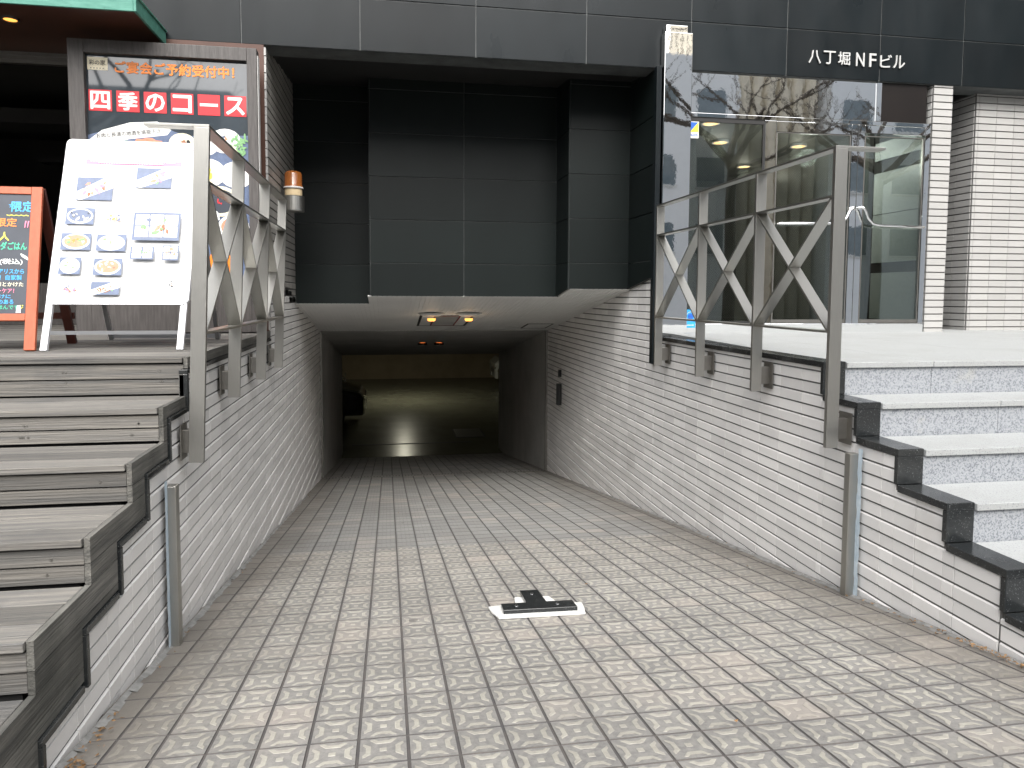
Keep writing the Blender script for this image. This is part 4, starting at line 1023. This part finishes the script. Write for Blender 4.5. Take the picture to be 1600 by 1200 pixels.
for i in range(2): sh.poly([(-.085+.014*i, .70), (-.080+.014*i, .70), (-.074+.014*i, .74), (-.082+.014*i, .74)], 'pink')
for i in range(3): sh.ell(-.085+.010*i, .535-.006*i, .006, .018, 'white', 10, .7)
sh.poly([(-.105, .20+.01), (-.080, .21), (-.083, .252), (-.10, .252)], 'white')
for a_ in (0, 1): sh.ell(-.082+.010*a_, .262-.012, .0025, .004, 'yellow', 8)
sh.poly([(-.088, .244), (-.077, .238), (-.066, .244), (-.077, .234)], 'yellow')
sh.mb.build('chalk_writing', PML, t)

# ---------------- canopy and restaurant front
t = empty('entrance_canopy', label='canopy with green copper edge and brown soffit over the restaurant door at upper left', cat='canopy')
cy0, cx1, cz = 5.5, -1.765, 2.0
mb = MB()
mb.box(-5.5, cx1, cy0-.02, cy0, cz-.005, cz+.095); mb.box(cx1, cx1+.02, cy0-.02, 6.17, cz-.005, cz+.095)
mb.box(-5.5, cx1+.03, cy0-.03, cy0-.001, cz+.096, cz+.108); mb.box(cx1+.0, cx1+.03, cy0-.0, 6.17, cz+.096, cz+.108)
mb.build('copper_edge', M_['copper'], t, bevel=.003)
MB().box(-5.5, cx1-.001, cy0+.001, 6.6, cz+.012, cz+.05).box(-5.5, cx1-.001, cy0+.001, 6.17, cz+.051, cz+.09).build('soffit', M_['soffit_wood'], t)
mb = MB(); mb.box(-5.5, cx1-.002, cy0+.002, cy0+.05, cz-.004, cz+.011); mb.build('soffit_trim', M_['soffit_wood'], t)
e = empty('canopy_downlight', label='lit round downlight in the canopy soffit at the top left corner', cat='lamp')
MB().lathe((-2.72, 5.82, cz+.002), [(0, 0), (.045, 0), (.045, .009), (0, .009)], 16).build('lamp_disc', M_['lamp_warm'], e)
MB().lathe((-2.72, 5.82, cz+.001), [(.046, -.003), (.06, -.003), (.06, .01), (.046, .01)], 16).build('trim_ring', M_['steel_dark'], e)
e = empty('restaurant_interior', label='dark restaurant interior behind the open front under the canopy', cat='room')
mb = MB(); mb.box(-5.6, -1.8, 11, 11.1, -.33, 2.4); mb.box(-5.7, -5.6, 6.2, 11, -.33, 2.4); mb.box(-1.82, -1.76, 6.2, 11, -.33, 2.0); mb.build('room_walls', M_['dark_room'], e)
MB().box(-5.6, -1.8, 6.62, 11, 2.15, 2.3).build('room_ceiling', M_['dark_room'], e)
MB().box(-5.6, -1.77, 8.41, 11, -.5, -.312).build('room_floor', M_['dark_room'], e)
mb = MB(); mb.box(-5.6, -1.8, 6.58, 6.62, 1.915, 2.01); mb.box(-5.6, -1.8, 6.565, 6.578, 1.94, 1.95); mb.box(-5.6, -1.8, 6.565, 6.578, 1.975, 1.985); mb.build('door_track', M_['steel_dark'], e)
mb = MB(); mb.box(-4.6, -1.9, 8.3, 8.8, 1.80, 1.95); mb.build('ceiling_duct', M_['dark_room'], e); MB().box(-4.2, -1.9, 9.5, 9.8, 1.6, 1.66).build('ceiling_beam', M_['dark_room'], e)
mb = MB(); mb.tube([(-2.9, 8.0, 1.55), (-2.8, 8.0, 1.6), (-2.2, 8.0, 1.6)], .012); mb.lathe((-2.75, 8.0, 1.40), [(0, .03), (.05, .02), (.06, 0), (0, 0)], 12); mb.build('pipe_rail', M_['steel_dark'], e)
MB().box(-4.4, -2.7, 7.7, 7.75, -.311, .1).build('low_partition', M_['dark_frame'], e)
e = empty('interior_spotlight', label='lit warm lamp inside the restaurant at the left edge', cat='lamp')
MB().lathe((-3.62, 7.3, 1.94), [(0, 0), (.06, 0), (.06, .02), (0, .02)], 16).build('lamp_disc', M_['lamp_warm'], e)
MB().lathe((-3.62, 7.3, 1.955), [(0, .006), (.075, .006), (.075, .19), (0, .19)], 16).build('housing', M_['black'], e)

# ---------------- leaf litter along the wall feet
mb = MB()
def leaf(x, y, s_, z=None):
    z = rz(y)+random.uniform(.004, .016) if z is None else z; a = random.uniform(0, 6.28)
    p = [(x+s_*math.cos(a), y+s_*math.sin(a)), (x+s_*.45*math.cos(a+1.6), y+s_*.45*math.sin(a+1.6)), (x-s_*math.cos(a), y-s_*math.sin(a)), (x+s_*.45*math.cos(a-1.6), y+s_*.45*math.sin(a-1.6))]
    mb.face([(px, py, z+random.uniform(0, .008)) for px, py in p], 0, random.random())
for i in range(420):
    y = 1.75+abs(random.gauss(0, .45)); leaf(XRt-.03-abs(random.gauss(0, .025)), y, random.uniform(.003, .012))
for i in range(160):
    y = 1.9+abs(random.gauss(0, .22)); leaf(XL+.035+abs(random.gauss(0, .03)), y, random.uniform(.004, .014))
for i in range(120):
    s_ = random.choice((0, 1)); y = random.uniform(2.2, 9); leaf((XL+.03+abs(random.gauss(0, .02))) if s_ else (XRt-.03-abs(random.gauss(0, .02))), y, random.uniform(.003, .009))
for i in range(46): leaf(random.uniform(-.9, 2.3), random.uniform(1.9, 11), random.uniform(.003, .011))
mb.build('leaf_litter', M_['leaf'], kind='stuff', label='dry leaves and grit lying along the foot of the ramp walls', cat='leaf litter')
# rubble filler strip at the wall feet
mb = MB()
for s_, x in ((1, XL+.012), (-1, XRt-.012)):
    y = 1.3
    while y < 8.5:
        ye = y+random.uniform(.03, .09); w1 = random.uniform(.012, .035)*(1 if y < 5 else .6)
        mb.solid([(x, y, rz(y)+.012), (x, ye, rz(ye)+.012), (x+s_*w1, ye, rz(ye)+.0008), (x+s_*w1*random.uniform(.7, 1.2), y, rz(y)+.0008)], [(0, 1, 2, 3) if s_ < 0 else (0, 3, 2, 1)]); y = ye
mb.build('mortar_fillet', mat('rough_mortar', (.30, .30, .29), rough=.9, var=.5, vscale=20), kind='stuff', label='rough mortar fillet where tiled walls meet the paving', cat='mortar')

# ---------------- neighbours, just outside the frame
nb_ = empty('neighbour_building', label='plain grey rendered building adjoining at the left, beyond the restaurant', cat='building')
MB().box(-16, -5.72, 2.6, 14, -1.4, 14).build('wall', M_['plaster'], nb_)
wn_ = MB()
for i in range(3):
    for j in range(4): wn_.box(-15+3.2*i, -13+3.2*i, 2.57, 2.61, .2+3*j, 1.9+3*j)
wn_.build('window', mat('neighbour_glass', (.06, .08, .09), rough=.1, var=.2), nb_)
nc_ = empty('neighbour_building', label='plain grey rendered building adjoining at the right, beyond the granite steps', cat='building')
MB().box(9.45, 19, 1.6, 14, -1.4, 14).build('wall', M_['plaster'], nc_)
wn_ = MB()
for i in range(3):
    for j in range(4): wn_.box(10.2+3*i, 12.2+3*i, 1.57, 1.61, .2+3*j, 1.9+3*j)
wn_.build('window', mat('neighbour_glass', (.06, .08, .09), rough=.1, var=.2), nc_)
# ---------------- the far side of the street (seen only mirrored)
def opposite(name, label, x0, x1, y1, h, m, wm_, nx, nz, ww, hh):
    t = empty(name, label=label, cat='building')
    MB().box(x0, x1, y1-8, y1, -1.22, h).build('wall', m, t)
    mb = MB(); fr = MB()
    for i in range(nx):
        for j in range(nz):
            cx = x0+(i+.5)*(x1-x0)/nx; cz = 1.5+j*(h-1.5)/nz+hh*.7
            mb.box(cx-ww/2, cx+ww/2, y1-.02, y1+.012, cz-hh/2, cz+hh/2); fr.box(cx-ww/2-.06, cx+ww/2+.06, y1-.02, y1+.05, cz-hh/2-.1, cz-hh/2-.03)
    mb.build('window', wm_, t); fr.build('sill', M_['white_trim'], t)
win = mat('far_window_glass', (.20, .25, .28), rough=.08, var=.3)
opposite('far_building', 'pale grey tall building across the street', -16, -5.5, -15, 7.2, mat('pale_render', (.78, .79, .80), rough=.7, var=.1), win, 5, 3, 1.4, 1.5)
opposite('far_building', 'plain concrete building across the street facing the ramp', -5, 7.0, -17, 11, mat('mid_render', (.60, .60, .58), rough=.7, var=.2, vscale=.8), win, 5, 4, 1.5, 1.3)
opposite('far_building', 'low white building with roof railing across the street', 7.4, 14.2, -15, 9.6, mat('white_render', (.88, .89, .90), rough=.6, var=.06), win, 3, 3, 1.2, 1.2)
opposite('far_building', 'white glazed building across the street at the corner', 18.0, 30, -14.5, 17, mat('white_panels', (.86, .88, .90), rough=.5, var=.1), win, 5, 6, 1.3, 1.2)
bt_ = empty('far_building', label='beige building with round ribs across the street', cat='building')
MB().box(14.3, 17.9, -23, -15.4, -1.22, 16).build('wall', mat('beige_render', (.74, .66, .52), rough=.7, var=.2), bt_)
rb_ = MB()
for k in range(6): rb_.tube([(14.6+.6*k, -15.35, -1.2), (14.6+.6*k, -15.35, 15.6)], .26, 12)
rb_.build('rib', mat('beige_rib', (.74, .67, .54), rough=.7, var=.2), bt_, smooth=True)
rl_ = MB()
for k in range(28): rl_.tube([(7.5+.245*k, -15.1, 9.6), (7.5+.245*k, -15.1, 10.6)], .02, 5)
rl_.tube([(7.5, -15.1, 10.6), (14.1, -15.1, 10.6)], .03, 6)
rt_ = empty('roof_railing', label='dark railing on the roof of the low white building', cat='railing'); rl_.build('railing_bars', M_['bark'], rt_)
def bare_tree(x, y, label, seed):
    rnd = random.Random(seed); t = empty('bare_tree', label=label, cat='tree', group='bare street trees across the pavement')
    tk = MB(); br = MB()
    tk.tube([(x, y, -1.25), (x+.05, y, .5), (x-.02, y+.05, 2.2), (x+.04, y, 3.2)], [.16, .14, .12, .11], 8)
    def grow(p, d, L, r, dep):
        if dep == 0 or r < .005: return
        pts = [p]; dd = d.copy()
        for _ in range(4):
            dd = (dd+Vector((rnd.uniform(-.3, .3), rnd.uniform(-.3, .3), rnd.uniform(-.12, .25)))).normalized(); pts.append(pts[-1]+dd*L/4)
        br.tube(pts, [r, r*.9, r*.8, r*.68, r*.55], 5)
        for _ in range(2):
            k = rnd.choice((2, 3, 4)); nd = (dd+Vector((rnd.uniform(-.9, .9), rnd.uniform(-.9, .9), rnd.uniform(-.3, .6)))).normalized()
            grow(pts[k], nd, L*rnd.uniform(.6, .8), r*.55, dep-1)
    for k in range(5):
        a = k*1.26+rnd.uniform(-.3, .3); grow(Vector((x, y, 2.9+.12*k)), Vector((math.cos(a), math.sin(a), .55)).normalized(), 1.9, .095, 5)
    tk.build('trunk', M_['bark'], t, smooth=True); br.build('branches', M_['bark'], t)
bare_tree(8.3, -3.9, 'gnarled bare plane tree by the kerb opposite the glass entrance', 3)
bare_tree(12.6, -4.3, 'gnarled bare plane tree by the kerb beyond the glass entrance', 11)
bare_tree(-6.2, -3.9, 'gnarled bare plane tree by the kerb opposite the timber steps', 5)
